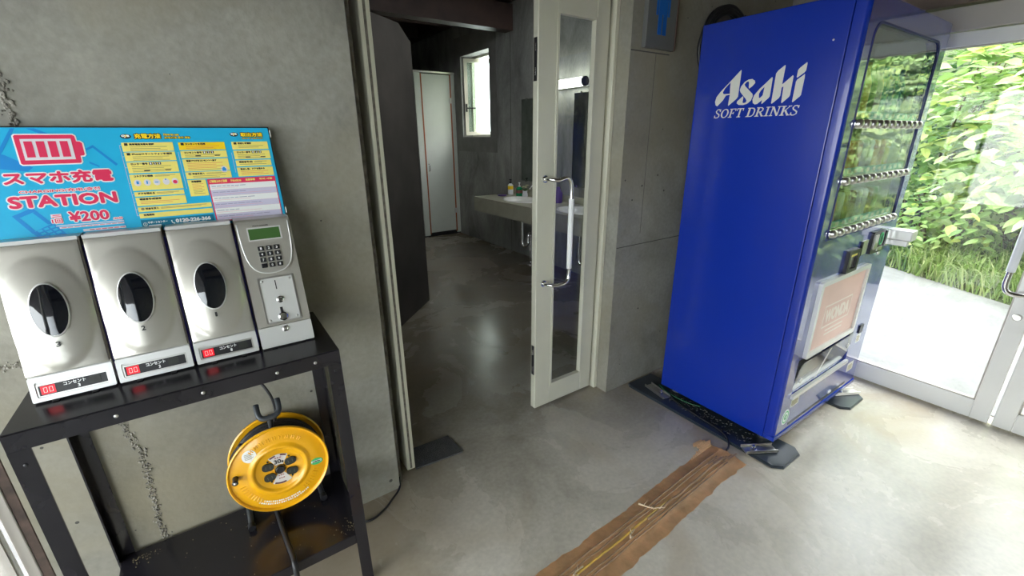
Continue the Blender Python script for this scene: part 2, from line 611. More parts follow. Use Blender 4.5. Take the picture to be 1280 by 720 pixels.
_dg = None
def glyphs(body, shear=0.0):
    cu = bpy.data.curves.new('lettering', 'FONT')
    cu.body = body
    cu.size = 1.0
    cu.resolution_u = 3
    cu.shear = shear
    o = bpy.data.objects.new('lettering', cu)
    C.objects.link(o)
    dg = bpy.context.evaluated_depsgraph_get()
    me = bpy.data.meshes.new_from_object(o.evaluated_get(dg))
    vs = [v.co.copy() for v in me.vertices]
    fs = [list(p.vertices) for p in me.polygons]
    bpy.data.objects.remove(o)
    bpy.data.curves.remove(cu)
    bpy.data.meshes.remove(me)
    return vs, fs

def lettering(name, body, rect, Mx, z, m, parent, bold=0.0, shear=0.0, n=8, into=None):
    """letters fitted into rect (u0,v0,u1,v1) on the local plane Mx at height z; bold widens the strokes (metres)"""
    vs, fs = glyphs(body, shear)
    if not vs:
        return None
    x0, x1 = min(v.x for v in vs), max(v.x for v in vs)
    y0, y1 = min(v.y for v in vs), max(v.y for v in vs)
    su = (rect[2] - rect[0]) / max(x1 - x0, 1e-6)
    sv = (rect[3] - rect[1]) / max(y1 - y0, 1e-6)
    bm = into if into is not None else nb()
    offs = [(0, 0)]
    if bold:
        offs += [(bold * math.cos(2 * math.pi * k / n), bold * math.sin(2 * math.pi * k / n)) for k in range(n)]
    for k, (dx, dy) in enumerate(offs):
        nv = [bm.verts.new(Mx @ Vector((rect[0] + (v.x - x0) * su + dx, rect[1] + (v.y - y0) * sv + dy, z + k * 1e-6))) for v in vs]
        for f in fs:
            try:
                bm.faces.new([nv[i] for i in f])
            except ValueError:
                pass
    if into is not None:
        return None
    return obj(name, bm, m, parent, fix=False)

# ================================================================ SETTING
CEIL = 2.5
# floor slab: lobby and washroom
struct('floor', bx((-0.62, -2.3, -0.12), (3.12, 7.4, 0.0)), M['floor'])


# back wall with the door opening (x 0.432..1.661)
wb = struct('wall_back', bx((-0.555, 1.473, 0), (0.432, 1.66, CEIL)), M['wall'])
struct('wall_pier', bx((1.661, 1.486, 0), (3.0, 1.69, CEIL)), M['wall'], wb)
struct('lintel', bx((0.432, 1.48, 2.12), (1.661, 1.67, CEIL)), M['wall'], wb)

def seam(name, pts, w, parent, y):
    b = nb()
    r2 = random.Random(3)
    for (x0, z0), (x1, z1) in zip(pts, pts[1:]):
        n = max(2, int(math.hypot(x1 - x0, z1 - z0) / 0.008))
        for i in range(n):
            t = i / n
            for k in range(5):
                c = Vector((x0 + (x1 - x0) * t + r2.gauss(0, w), y - r2.uniform(0, 0.003), z0 + (z1 - z0) * t + r2.gauss(0, 0.004)))
                s = r2.uniform(0.0012, 0.0038)
                res = bmesh.ops.create_icosphere(b, subdivisions=1, radius=s)
                for v in res['verts']:
                    v.co = Vector((v.co.x * r2.uniform(.7, 1.3), v.co.y * 0.7, v.co.z * r2.uniform(.8, 1.6))) + c
    o = obj(name, b, M['seam'], parent)
    o['kind'] = 'stuff'
    return o

seam('formwork_seam', [(-0.312, 2.4), (-0.318, 1.5), (-0.322, 1.43), (-0.326, 1.1), (-0.332, 0.70), (-0.300, 0.54), (-0.312, 0.28), (-0.31, 0.02)], 0.0055, wb, 1.473)
seam('formwork_seam', [(-0.553, 0.872), (-0.49, 0.870), (-0.45, 0.868), (-0.33, 0.862)], 0.004, wb, 1.473)
# thin cold joints on the pier by the vending machine
struct('cold_joint', bx((1.664, 1.4845, 1.742), (1.93, 1.487, 1.747)), M['joint'], wb)
struct('cold_joint', bx((1.834, 1.4850, 0.9), (1.836, 1.487, 1.742)), M['joint'], wb)
struct('cold_joint', bx((1.664, 1.4850, 0.842), (2.4, 1.487, 0.846)), M['joint'], wb)

# right side: wall piece behind the machine, glass doors, fixed glazing
wr = struct('wall_right', bx((3.0, 1.06, 0), (3.16, 1.69, CEIL)), M['wall'])
struct('wall_upper', bx((3.0, -2.3, 2.12), (3.16, 1.06, CEIL)), M['wall'], wr)
struct('wall_end', bx((3.0, -2.3, 0), (3.16, -1.75, 2.12)), M['wall'], wr)
# door head and timber above it
struct('trim_1', bx((2.985, -1.75, 1.826), (3.05, 1.06, 1.926), 0.004), M['header'])
struct('trim_2', bx((2.96, -1.75, 1.934), (3.10, 1.06, 2.12), 0.004), M['lightwood'])

def glass_leaf(name, x0, x1, y0, y1, z0, z1, st, rail, top, along='y', m='offwhite', mid=None):
    """framed glazed leaf: stiles, rails, bead and pane"""
    b = nb()
    if along == 'y':
        B = lambda a0, a1, c0, c1, e=0: box(b, (x0 + e, a0, c0), (x1 - e, a1, c1), 0.003)
    root = None
    B(y0, y0 + st[0], z0, z1)
    o = struct(name, b, M[m])
    b = nb()
    B(y1 - st[1], y1, z0, z1)
    obj('stile', b, M[m], o)
    b = nb()
    B(y0 + st[0], y1 - st[1], z0, z0 + rail)
    obj('bottom_rail', b, M[m], o)
    b = nb()
    B(y0 + st[0], y1 - st[1], z1 - top, z1)
    obj('top_rail', b, M[m], o)
    b = nb()
    g = 0.006
    for a0, a1, c0, c1 in ((y0 + st[0], y0 + st[0] + g, z0 + rail, z1 - top), (y1 - st[1] - g, y1 - st[1], z0 + rail, z1 - top), (y0 + st[0], y1 - st[1], z0 + rail, z0 + rail + g), (y0 + st[0], y1 - st[1], z1 - top - g, z1 - top)):
        box(b, (x0 + 0.006, a0, c0), (x1 - 0.006, a1, c1))
    obj('glazing_bead', b, M['header'], o)
    b = nb()
    xm = (x0 + x1) / 2
    box(b, (xm - 0.003, y0 + st[0], z0 + rail), (xm + 0.003, y1 - st[1], z1 - top))
    obj('glass_pane', b, M['glass'], o)
    return o

d3 = glass_leaf('door_3', 3.0, 3.04, 0.178, 1.05, 0.008, 1.822, (0.068, 0.07), 0.098, 0.0605)
d4 = glass_leaf('door_4', 3.0, 3.04, -0.72, 0.164, 0.008, 1.822, (0.068, 0.068), 0.098, 0.0605)
glass_leaf('window_2', 3.0, 3.04, -1.75, -0.73, 0.0, 1.822, (0.05, 0.05), 0.08, 0.05)
# pull handle: chrome bow with a pale sleeve, inside of door_3
b = nb()
tube(b, [(3.0, 0.213, 0.690), (2.965, 0.213, 0.688), (2.943, 0.228, 0.688), (2.932, 0.266, 0.694), (2.930, 0.283, 0.725), (2.930, 0.283, 0.80)], 0.0115, 12, 5)
hd = obj('pull_handle', b, M['chrome'], d3, True)
b = nb()
tube(b, [(3.0, 0.213, 1.27), (2.965, 0.213, 1.272), (2.943, 0.228, 1.272), (2.932, 0.266, 1.266), (2.930, 0.283, 1.235), (2.930, 0.283, 1.17)], 0.0115, 12, 5)
obj('pull_handle', b, M['chrome'], d3, True)
b = nb()
tube(b, [(2.930, 0.283, 0.79), (2.930, 0.283, 1.18)], 0.0155, 14)
obj('handle_sleeve', b, M['pale'], d3, 40)
b = nb()
lathe(b, [(0.0, 0.012), (0.013, 0.012), (0.016, 0.009), (0.017, 0.0)], frame((2.999, 0.216, 0.572), (0, -1, 0), Z), 20)
box(b, (2.985, 0.214, 0.564), (2.9865, 0.218, 0.580))
obj('lock_cylinder', b, M['brushed'], d3, 40)
b = nb()
tube(b, [(3.0, 0.13, 0.77), (2.965, 0.13, 0.765), (2.945, 0.118, 0.764), (2.938, 0.105, 0.790), (2.938, 0.105, 1.25), (2.945, 0.118, 1.276), (3.0, 0.13, 1.27)], 0.0105, 12, 4)
obj('pull_handle', b, M['chrome'], d4, True)

# left side: brown post, grey post and a glazed door
struct('trim_3', bx((-0.577, 1.474, 0), (-0.556, 1.56, CEIL), 0.002), M['brownsteel'])
struct('trim_4', bx((-0.602, 1.472, 0), (-0.578, 1.56, CEIL), 0.002), M['header'])
wl = struct('wall_left', bx((-0.66, -2.3, 1.84), (-0.602, 1.66, CEIL)), M['wall'])
glass_leaf('door_5', -0.645, -0.605, 0.62, 1.468, 0.008, 1.83, (0.06, 0.010), 0.012, 0.06)
glass_leaf('window_3', -0.645, -0.605, -0.86, 0.60, 0.008, 1.83, (0.05, 0.05), 0.06, 0.06)
struct('wall_end', bx((-0.66, -2.3, 0), (-0.602, -0.87, 1.84)), M['wall'], wl)
# unseen roof slab on the left, added to cut sky light through the glazing
struct('sky_block_roof', bx((-2.5, -3.2, 2.02), (-0.662, 2.4, 2.10)), M['darkwood'])
# wall behind the photographer with a wide opening at its left
wf = struct('wall_front', bx((-0.66, -2.42, 0), (3.16, -2.3, CEIL)), M['wall'])
# ceiling boards over the lobby
cl = struct('ceiling', bx((-0.66, -2.42, CEIL), (3.16, 1.7, CEIL + 0.08)), M['lightwood'])
for i in range(5):
    struct('ceiling_beam', bx((-0.6, -2.0 + i * 0.8, CEIL - 0.12), (3.0, -1.9 + i * 0.8, CEIL - 0.001)), M['darkwood'], cl)

# washroom shell
struct('wall_washroom_left', bx((-0.5, 1.66, 0), (-0.38, 7.4, 3.0)), M['wall2'])
struct('wall_washroom_back', bx((-0.5, 7.28, 0), (3.3, 7.4, 3.0)), M['wall2'])
ww = struct('wall_washroom_right', bx((3.088, 1.69, 0), (3.29, 4.955, 2.96)), M['wall2'])
struct('wall_piece', bx((3.088, 5.665, 0), (3.29, 7.4, 2.96)), M['wall2'], ww)
struct('wall_piece', bx((3.088, 4.955, 0), (3.29, 5.665, 1.378)), M['wall2'], ww)
struct('wall_piece', bx((3.088, 4.955, 2.372), (3.29, 5.665, 2.96)), M['wall2'], ww)
# smooth plaster surround of the small window, thin raised frame
b = nb()
prism(b, [rrect(4.80, 1.19, 5.83, 2.60), rrect(4.955, 1.378, 5.665, 2.372)], frame((3.088, 0, 0), Y, Z), -0.0006, -0.003)
struct('window_surround', b, mat('smooth_grey_render', (0.22, 0.22, 0.205, 1), 0.8, var=0.15), ww)
for yj in (3.02, 4.50, 6.3):
    struct('cold_joint', bx((3.0865, yj, 0), (3.089, yj + 0.006, 2.9)), M['joint'], ww)
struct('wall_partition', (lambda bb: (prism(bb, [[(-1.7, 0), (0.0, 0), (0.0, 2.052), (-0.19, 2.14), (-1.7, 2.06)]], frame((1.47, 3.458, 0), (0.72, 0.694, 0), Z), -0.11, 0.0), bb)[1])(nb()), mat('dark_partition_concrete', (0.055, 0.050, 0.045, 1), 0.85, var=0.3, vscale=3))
wc = struct('ceiling_washroom', bx((-0.5, 1.66, 2.96), (3.3, 7.4, 3.05)), M['darkwood'])
struct('beam', bx((-0.4, 4.45, 2.47), (3.088, 4.60, 2.72)), M['darkwood'], wc)
struct('wall_plate', bx((2.93, 1.69, 2.745), (3.09, 7.28, 2.96)), M['darkwood'], wc)
for i in range(6):
    struct('rafter', bx((-0.4, 2.1 + i * 0.9, 2.72), (2.93, 2.2 + i * 0.9, 2.96)), M['darkwood'], wc)

# small window with an outward hung sash
b = nb()
for lo, hi in (((3.24, 4.955, 1.378), (3.29, 4.985, 2.372)), ((3.24, 5.635, 1.378), (3.29, 5.665, 2.372)), ((3.24, 4.985, 1.378), (3.29, 5.635, 1.408)), ((3.24, 4.985, 2.342), (3.29, 5.635, 2.372))):
    box(b, lo, hi, 0.002)
w1 = struct('window_1', b, M['white'])
Ms = frame((3.125, 5.655, 1.40), (0.88, -0.475, 0), Z)    # hinged at the far jamb, swung outwards
b = nb()
prism(b, [rrect(0, 0, 0.64, 0.95), rrect(0.045, 0.045, 0.595, 0.905)], Ms, -0.02, 0.02)
obj('sash', b, M['white'], w1)
b = nb()
prism(b, [rrect(0.045, 0.045, 0.595, 0.905)], Ms, -0.003, 0.003)
obj('glass_pane', b, M['frost'], w1)
b = nb()
box(b, (0.012, 0.30, 0.02), (0.034, 0.40, 0.032), 0.002, 1, Ms)
box(b, (0.016, 0.338, 0.03), (0.15, 0.354, 0.042), 0.002, 1, Ms)
obj('cam_handle', b, M['rubber'], w1)
b = nb()
tube(b, [(3.255, 5.2, 2.335), (3.42, 5.28, 2.325)], 0.005, 6)
obj('stay_arm', b, M['brushed'], w1)

# entrance doors of the washroom ------------------------------------------------
b = nb()
box(b, (1.638, 1.560, 0.0), (1.661, 1.66, 2.12), 0.002)
box(b, (1.622, 1.612, 0.0), (1.64, 1.66, 2.12), 0.002)
struct('trim_5', b, M['white'])
b = nb()
box(b, (0.4325, 1.50, 0.0), (0.452, 1.66, 2.12), 0.002)
struct('trim_6', b, M['grime_shade'])

def door_panel(name, Mx, w, h, st, rails, handle=None):
    """flat steel leaf in local (u along, v up, n outwards): stiles, rails, pane"""
    d = 0.036
    b = nb()
    box(b, (0, 0, -d), (st[0], h, 0), 0.003, 1, Mx)
    o = struct(name, b, M['white'])
    b = nb()
    box(b, (w - st[1], 0, -d), (w, h, 0), 0.003, 1, Mx)
    obj('stile', b, M['white'], o)
    b = nb()
    box(b, (st[0], 0, -d + 0.001), (w - st[1], rails[0], -0.001), 0.002, 1, Mx)
    obj('bottom_rail', b, M['white'], o)
    b = nb()
    box(b, (st[0], h - rails[1], -d + 0.001), (w - st[1], h, -0.001), 0.002, 1, Mx)
    obj('top_rail', b, M['white'], o)
    b = nb()
    g = 0.009
    prism(b, [rrect(st[0] - 0.002, rails[0] - 0.002, w - st[1] + 0.002, h - rails[1] + 0.002), rrect(st[0] + g, rails[0] + g, w - st[1] - g, h - rails[1] - g)], Mx, -0.02, 0.004)
    obj('glazing_bead', b, M['white'], o)
    b = nb()
    prism(b, [rrect(st[0], rails[0], w - st[1], h - rails[1])], Mx, -0.024, -0.019)
    obj('glass_pane', b, M['glass'], o)
    return o

# narrow leaf, closed
Md = frame((1.220, 1.578, 0.014), X, Z)
d1 = door_panel('door_1', Md, 0.400, 2.08, (0.100, 0.078), (0.112, 0.225))
for v0, v1 in ((1.59, 1.752), (0.20, 0.366)):
    b = nb()
    box(b, (-0.0025, v0, -0.028), (0.0, v1, -0.006), 0.001, 1, Md)
    fb = obj('flush_bolt', b, M['blackplastic'], d1)
    b = nb()
    box(b, (-0.0045, v0 + 0.02, -0.021), (-0.002, v0 + 0.05, -0.013), 0.001, 1, Md)
    box(b, (-0.0045, v1 - 0.05, -0.021), (-0.002, v1 - 0.02, -0.013), 0.001, 1, Md)
    obj('bolt_lever', b, M['chrome'], fb)
def pull(zb, zt, d):
    b = nb()
    pts = [(1.264, 1.578, zb), (1.272, 1.545, zb), (1.300, 1.522, zb - 0.004), (1.345, 1.513, zb + 0.004), (1.367, 1.512, zb + d * 0.03), (1.369, 1.512, zb + d * 0.11)]
    tube(b, pts, 0.0095, 12, 5)
    return b
h0 = obj('pull_handle', pull(0.71, 0, 1), M['chrome'], d1, True)
obj('pull_handle', pull(1.205, 0, -1), M['chrome'], d1, True)
for z in (0.71, 1.205):
    b = nb()
    lathe(b, [(0.0, 0.006), (0.016, 0.006), (0.018, 0.0)], frame((1.264, 1.5785, z), X, Z), 18)
    obj('handle_rose', b, M['chrome'], d1, 40)
b = nb()
tube(b, [(1.369, 1.512, 0.785), (1.369, 1.512, 1.115)], 0.0128, 14)
obj('handle_sleeve', b, M['whiteprint'], d1, 40)

# wide leaf, swung open into the washroom, seen on its hinge edge
Md2 = frame((0.490, 2.33, 0.014), (0, -1, 0), Z)
d2 = door_panel('door_2', Md2, 0.80, 2.08, (0.10, 0.10), (0.20, 0.225))
for v in ((0.013, 0.021),):
    b = nb()
    box(b, (0.800, 0.01, -v[1]), (0.8025, 2.07, -v[0]), 0, 1, Md2)
    obj('weather_strip', b, M['grime_shade'], d2)

# ================================================================ STEEL RACK
RX0, RX1, RY0, RY1, RZ = -0.418, 0.213, 1.135, 1.462, 0.853
rack = thing('steel_rack', 'black angle steel two tier rack carrying the charging station', 'rack', ((RX0 + RX1) / 2, (RY0 + RY1) / 2, 0))
b = nb()
box(b, (RX0, RY0, RZ - 0.003), (RX1, RY1, RZ), 0.0012)
box(b, (RX0, RY0, RZ - 0.041), (RX1, RY0 + 0.003, RZ - 0.0035))
box(b, (RX0, RY1 - 0.003, RZ - 0.041), (RX1, RY1, RZ - 0.0035))
box(b, (RX0, RY0 + 0.003, RZ - 0.041), (RX0 + 0.003, RY1 - 0.003, RZ - 0.0035))
box(b, (RX1 - 0.003, RY0 + 0.003, RZ - 0.041), (RX1, RY1 - 0.003, RZ - 0.0035))
obj('top_panel', b, M['blacksteel'], rack)
SZ = 0.216
b = nb()
box(b, (RX0 + 0.004, RY0 + 0.004, SZ - 0.003), (RX1 - 0.004, RY1 - 0.004, SZ), 0.001)
box(b, (RX0 + 0.004, RY0 + 0.004, SZ - 0.036), (RX1 - 0.004, RY0 + 0.007, SZ - 0.003))
box(b, (RX0 + 0.004, RY1 - 0.007, SZ - 0.036), (RX1 - 0.004, RY1 - 0.004, SZ - 0.003))
obj('shelf', b, M['blacksteel'], rack)
for cx, cy, sx, sy in ((RX0, RY0, 1, 1), (RX1, RY0, -1, 1), (RX0, RY1, 1, -1), (RX1, RY1, -1, -1)):
    b = nb()
    e = 0.0008
    box(b, (min(cx, cx + sx * 0.034), min(cy - sy * e, cy + sy * 0.003), 0), (max(cx, cx + sx * 0.034), max(cy - sy * e, cy + sy * 0.003), RZ - 0.0415))
    box(b, (min(cx - sx * e, cx + sx * 0.003), min(cy + sy * 0.003, cy + sy * 0.034), 0), (max(cx - sx * e, cx + sx * 0.003), max(cy + sy * 0.003, cy + sy * 0.034), RZ - 0.0415))
    obj('leg', b, M['blacksteel'], rack)
def dome(c, n, r, h=0.4, seg=12):
    b = nb()
    n = Vector(n)
    lathe(b, [(r, 0), (r * 0.9, r * h * 0.6), (r * 0.5, r * h), (0, r * h * 1.1)], frame(c, n.orthogonal(), n.cross(n.orthogonal())), seg)
    return b
for sx in (-0.25, -0.095, 0.06, 0.15):
    obj('screw', dome((sx, RY0 - 0.0002, RZ - 0.022), (0, -1, 0), 0.0042), M['brushed'], rack, True, )
for sx, sz in ((RX0 + 0.018, RZ - 0.075), (RX1 - 0.017, RZ - 0.06)):
    obj('screw', dome((sx, RY0 - 0.0008, sz), (0, -1, 0), 0.004), M['blackplastic'], rack, True)
b = nb()
r3 = random.Random(11)
for k in range(170):
    if k < 70:
        x, y = RX1 - abs(r3.gauss(0.03, 0.018)), RY0 + 0.02 + abs(r3.gauss(0.02, 0.02))
    elif k < 120:
        x, y = RX0 + 0.03 + abs(r3.gauss(0.03, 0.02)), RY1 - 0.03 - abs(r3.gauss(0.01, 0.015))
    else:
        x, y = r3.uniform(RX0 + .03, RX1 - .03), r3.uniform(RY0 + .03, RY1 - .03)
    s = r3.uniform(0.0003, 0.0010)
    box(b, (x - s, y - s, SZ), (x + s, y + s, SZ + s))
gr = obj('grit', b, M['textgrey'], rack)
gr['kind'] = 'stuff'

# ================================================================ CHARGING STATION
st = thing('charging_station', 'silver three locker phone charging machine with cyan instruction board on the black rack', 'charger', (-0.11, 1.35, RZ))
US = [(-0.3905, -0.2530), (-0.2475, -0.1065), (-0.0995, 0.0365), (0.0435, 0.1735)]
FO, FV = Vector((0, 1.255, 0.911)), Vector((0, 0.077, 0.269))
Mf = frame(FO, X, FV)                    # slanted faces: u = x, v up the slope, n towards the viewer
PO, PV = Vector((0, 1.240, 0.8565)), Vector((0, 0.015, 0.0545))
Mp = frame(PO, X, PV)                    # plinth fronts
YB = 1.455
def side_prism(bm, x0, x1, prof):
    Mx = frame((x0, 0, 0), Y, Z)         # local x = y, local y = z, local z = +x
    prism(bm, [prof], Mx, 0, x1 - x0)
body_prof = [(1.262, 0.911), (1.334, 1.178), (1.345, 1.186), (YB, 1.186), (YB, 0.8565), (1.262, 0.8565)]
plinth_prof = [(1.2405, 0.8565), (1.2555, 0.9095), (1.262, 0.9095), (1.262, 0.8565)]
def seven(bm, u, v, w, h, Mx, z, ch):
    t = w * 0.20
    segs = {'a': (0, h - t, w, h), 'd': (0, 0, w, t), 'g': (0, h / 2 - t / 2, w, h / 2 + t / 2), 'f': (0, h / 2, t, h), 'e': (0, 0, t, h / 2), 'b': (w - t, h / 2, w, h), 'c': (w - t, 0, w, h / 2)}
    for s in {'0': 'abcdef', '1': 'bc'}[ch]:
        a = segs[s]
        flat(bm, rrect(u + a[0] + 0.0004, v + a[1] + 0.0004, u + a[2] - 0.0004, v + a[3] - 0.0004), Mx, z)

def locker(k, num, ov):
    x0, x1 = US[k]
    b = nb()
    side_prism(b, x0, x1, body_prof)
    body = obj('locker_body', b, M['silver'], st)
    # bulged front door: a grid swelling over a big oval
    W, Hh = x1 - x0, 0.279
    nu, nv = 30, 44
    b = nb()
    grid = []
    uc, vc = (x0 + x1) / 2, 0.135
    for j in range(nv + 1):
        row = []
        for i in range(nu + 1):
            u = x0 + 0.002 + (W - 0.004) * i / nu
            v = 0.003 + (Hh - 0.004) * j / nv
            du, dv = (u - uc + 0.006) / 0.071, (v - 0.128) / 0.122
            d = math.hypot(du, dv)
            s = max(0.0, min(1.0, (1.0 - d) / 0.05))
            s = s * s * (3 - 2 * s)
            base = 0.008 + 0.004 * max(0.0, 1 - ((u - uc) / (W * 0.5)) ** 2)
            edge = min(u - x0, x1 - u, v - 0.001, Hh - v)
            rnd_ = max(0.0, 1 - edge / 0.005)
            n = base + 0.0016 * s + 0.010 * s * max(0, 1 - d * d) - 0.0025 * rnd_ * rnd_
            row.append(b.verts.new(Mf @ Vector((u, v, n))))
        grid.append(row)
    back = [[b.verts.new(Mf @ Vector((x0 + 0.002 + (W - 0.004) * i / nu, 0.003 + (Hh - 0.004) * j / nv, -0.004))) for i in range(nu + 1)] for j in (0, nv)]
    for j in range(nv):
        for i in range(nu):
            b.faces.new([grid[j][i], grid[j][i + 1], grid[j + 1][i + 1], grid[j + 1][i]])
    for i in range(nu):
        b.faces.new([back[0][i], back[0][i + 1], grid[0][i + 1], grid[0][i]])
        b.faces.new([grid[nv][i], grid[nv][i + 1], back[1][i + 1], back[1][i]])
    for j in range(nv):
        a0 = back[0][0] if j == 0 else None
    for side in (0, nu):
        col = [grid[j][side] for j in range(nv + 1)]
        b.faces.new(col + [back[1][side], back[0][side]])
    obj('locker_door', b, M['silver'], body, 50, fix=True)
    # dark oval window with a bright bezel
    cu, cv, ru, rv = ov
    Mo = Mf @ Matrix.Translation((cu, cv, 0.020))
    def dish(rad, n0, n1):
        return None
    b = nb()
    segs = 40
    rings = []
    for f, n in ((1.07, -0.002), (1.06, 0.0035), (1.0, 0.0045)):
        rings.append([b.verts.new(Mo @ Vector((ru * f * math.cos(2 * math.pi * i / segs), rv * f * math.sin(2 * math.pi * i / segs), n))) for i in range(segs)])
    for A, B in zip(rings, rings[1:]):
        for i in range(segs):
            b.faces.new([A[i], A[(i + 1) % segs], B[(i + 1) % segs], B[i]])
    obj('window_bezel', b, M['silver2'], body, True)
    b = nb()
    rings = []
    for f in (1.0, 0.8, 0.6, 0.4, 0.2):
        rings.append([b.verts.new(Mo @ Vector((ru * f * math.cos(2 * math.pi * i / segs), rv * f * math.sin(2 * math.pi * i / segs), 0.0040 + 0.004 * (1 - f * f)))) for i in range(segs)])
    for A, B in zip(rings, rings[1:]):
        for i in range(segs):
            b.faces.new([A[i], A[(i + 1) % segs], B[(i + 1) % segs], B[i]])
    b.faces.new(rings[-1])
    obj('oval_window', b, M['darkgloss'], body, True)
    lettering('number', num, (cu - 0.0035, 0.056, cu + 0.0035 if num != '1' else cu, 0.066), Mf, 0.0245, M['blackprint'], body, 0.0006)
    # plinth with recessed outlet strip
    b = nb()
    side_prism(b, x0 + 0.0005, x1 - 0.0005, [(1.246, 0.8565), (1.260, 0.9095), (1.2618, 0.9095), (1.2618, 0.8565)])
    obj('plinth_back', b, M['silver2'], body)
    b = nb()
    prism(b, [rrect(x0, 0.001, x1, 0.055, 0.003), rrect(x0 + 0.009, 0.010, x1 - 0.010, 0.044, 0.004)], Mp, -0.006, 0.0)
    obj('plinth_front', b, M['silver2'], body)
    b = nb()
    prism(b, [rrect(x0 + 0.0095, 0.0105, x1 - 0.0105, 0.0385, 0.002), rrect(x0 + 0.0125, 0.0130, x1 - 0.0135, 0.0350)], Mp, -0.0050, -0.0030)
    obj('strip_frame', b, M['brushed'], body)
    b = nb()
    prism(b, [rrect(x0 + 0.0125, 0.0130, x1 - 0.0135, 0.0350)], Mp, -0.0054, -0.0042)
    obj('outlet_strip', b, M['blackplastic'], body)
    b = nb()
    flat(b, rrect(x0 + 0.0155, 0.0150, x0 + 0.0385, 0.0335), Mp, -0.0036)
    obj('digit_display', b, M['led'], body)
    b = nb()
    seven(b, x0 + 0.0195, 0.0185, 0.0065, 0.0115, Mp, -0.0032, '0')
    seven(b, x0 + 0.0285, 0.0185, 0.0065, 0.0115, Mp, -0.0032, '0')
    obj('digits', b, M['ledon'], body)
    lettering('lettering', 'コンセント', (x0 + 0.052, 0.0255, x0 + 0.088, 0.0325), Mp, -0.0038, M['whiteprint'], body, 0.0003)
    lettering('number', num, (x0 + 0.074, 0.0160, x0 + 0.0775, 0.0225), Mp, -0.0038, M['whiteprint'], body, 0.0004)
    b = nb()
    prism(b, [rrect(x0 + 0.093, 0.0165, x0 + 0.113, 0.0320, 0.002)], Mp, -0.0044, -0.0028)
    for du in (0.099, 0.106):
        prism(b, [rrect(x0 + du, 0.021, x0 + du + 0.0015, 0.0275)], Mp, -0.0030, -0.0024)
    obj('power_outlet', b, M['outlet'], body)
    for du in (0.035, 0.100):
        b = nb()
        box(b, (x0 + du - 0.006, 1.236, RZ + 0.0004), (x0 + du + 0.006, 1.246, RZ + 0.0034), 0.001)
        obj('foot', b, M['rubber'], body)
    # top clip strip under the board
    b = nb()
    prism(b, [rrect(x0 + 0.001, 0.2795, x1 - 0.001, 0.288, 0.002)], Mf, -0.003, 0.006)
    obj('top_rail', b, M['silver2'], body)
    # blue joint strip in the gap to the right neighbour
    b = nb()
    side_prism(b, x1 + 0.0008, x1 + 0.0045, [(1.266, 0.857), (1.268, 0.915), (1.338, 1.165), (1.42, 1.165), (1.42, 0.857)])
    obj('gap_strip', b, M['navy'], body)
    return body
locker(0, '3', (-0.3225, 0.1355, 0.0285, 0.0555))
locker(1, '2', (-0.1795, 0.1330, 0.0300, 0.0565))
locker(2, '1', (-0.0355, 0.1325, 0.0305, 0.0565))

# control unit
x0, x1 = US[3]
b = nb()
side_prism(b, x0, x1, body_prof)
cu_ = obj('control_body', b, M['silver'], st)
b = nb()
prism(b, [rrect(x0 + 0.001, 0.002, x1 - 0.0005, 0.282, 0.006)], Mf, -0.004, 0.004)
obj('face_plate', b, M['silver'], cu_)
b = nb()
prism(b, [rrect(x0 + 0.0005, 0.0005, x1, 0.055, 0.003)], Mp, -0.010, 0.0)
obj('plinth_front', b, M['silver2'], cu_)
# raised shield shaped keypad area
sh = [(0.048, 0.276), (0.050, 0.215), (0.056, 0.180), (0.066, 0.158), (0.082, 0.146), (0.106, 0.1415), (0.132, 0.146), (0.149, 0.158), (0.159, 0.178), (0.165, 0.215), (0.167, 0.276)]
b = nb()
prism(b, [sh], Mf, 0.0, 0.0085)
es = [e for e in b.edges if abs((e.verts[0].co - e.verts[1].co).length) > 0]
obj('keypad_plate', b, M['silver'], cu_)
b = nb()
pts = [Mf @ Vector((p[0], p[1], 0.0075)) for p in sh]
tube(b, pts, 0.0019, 8, 3)
obj('plate_rim', b, M['silver2'], cu_, True)
b = nb()
prism(b, [rrect(0.0675, 0.2295, 0.147, 0.2645, 0.001), rrect(0.0705, 0.2325, 0.1435, 0.2610)], Mf, 0.008, 0.0095)
obj('screen_frame', b, M['silver2'], cu_)
b = nb()
prism(b, [rrect(0.0705, 0.2325, 0.1435, 0.2610)], Mf, 0.008, 0.0088)
obj('screen', b, M['oldgreen'], cu_)
lettering('lettering', 'MULTI CHARGER', (0.083, 0.2672, 0.119, 0.2698), Mf, 0.0089, M['blackprint'], cu_, 0.0002)
keys = '123456789*0#'
kb = nb()
box(kb, (-0.0068, -0.0058, 0), (0.0068, 0.0058, 0.005), 0.0015, 2)
kmesh = None
for i, ch in enumerate(keys):
    u = 0.0905 + (i % 3) * 0.0185
    v = 0.2080 - (i // 3) * 0.0152
    b = nb()
    box(b, (u - 0.0070, v - 0.0058, 0.008), (u + 0.0070, v + 0.0058, 0.0125), 0.0014, 2, Mf)
    obj('key', b, M['blackplastic'], cu_)
    if ch != '*':
        lettering('key_number', ch, (u - 0.0018, v - 0.003, u + 0.0018, v + 0.003), Mf, 0.0127, M['whiteprint'], cu_, 0.0003)
kb.free()
b = nb()
prism(b, [rrect(0.066, 0.006, 0.153, 0.131, 0.004), rrect(0.0705, 0.0095, 0.1485, 0.1275, 0.002)], Mf, 0.003, 0.0058)
obj('coin_recess', b, M['brushed'], cu_)
b = nb()
prism(b, [rrect(0.0705, 0.0095, 0.1485, 0.1275, 0.002)], Mf, 0.003, 0.0048)
obj('coin_plate', b, M['silver2'], cu_)
b = nb()
prism(b, [rrect(0.1055, 0.0965, 0.1080, 0.1210)], Mf, 0.0045, 0.0052)
obj('coin_slot', b, M['blackplastic'], cu_)
b = nb()
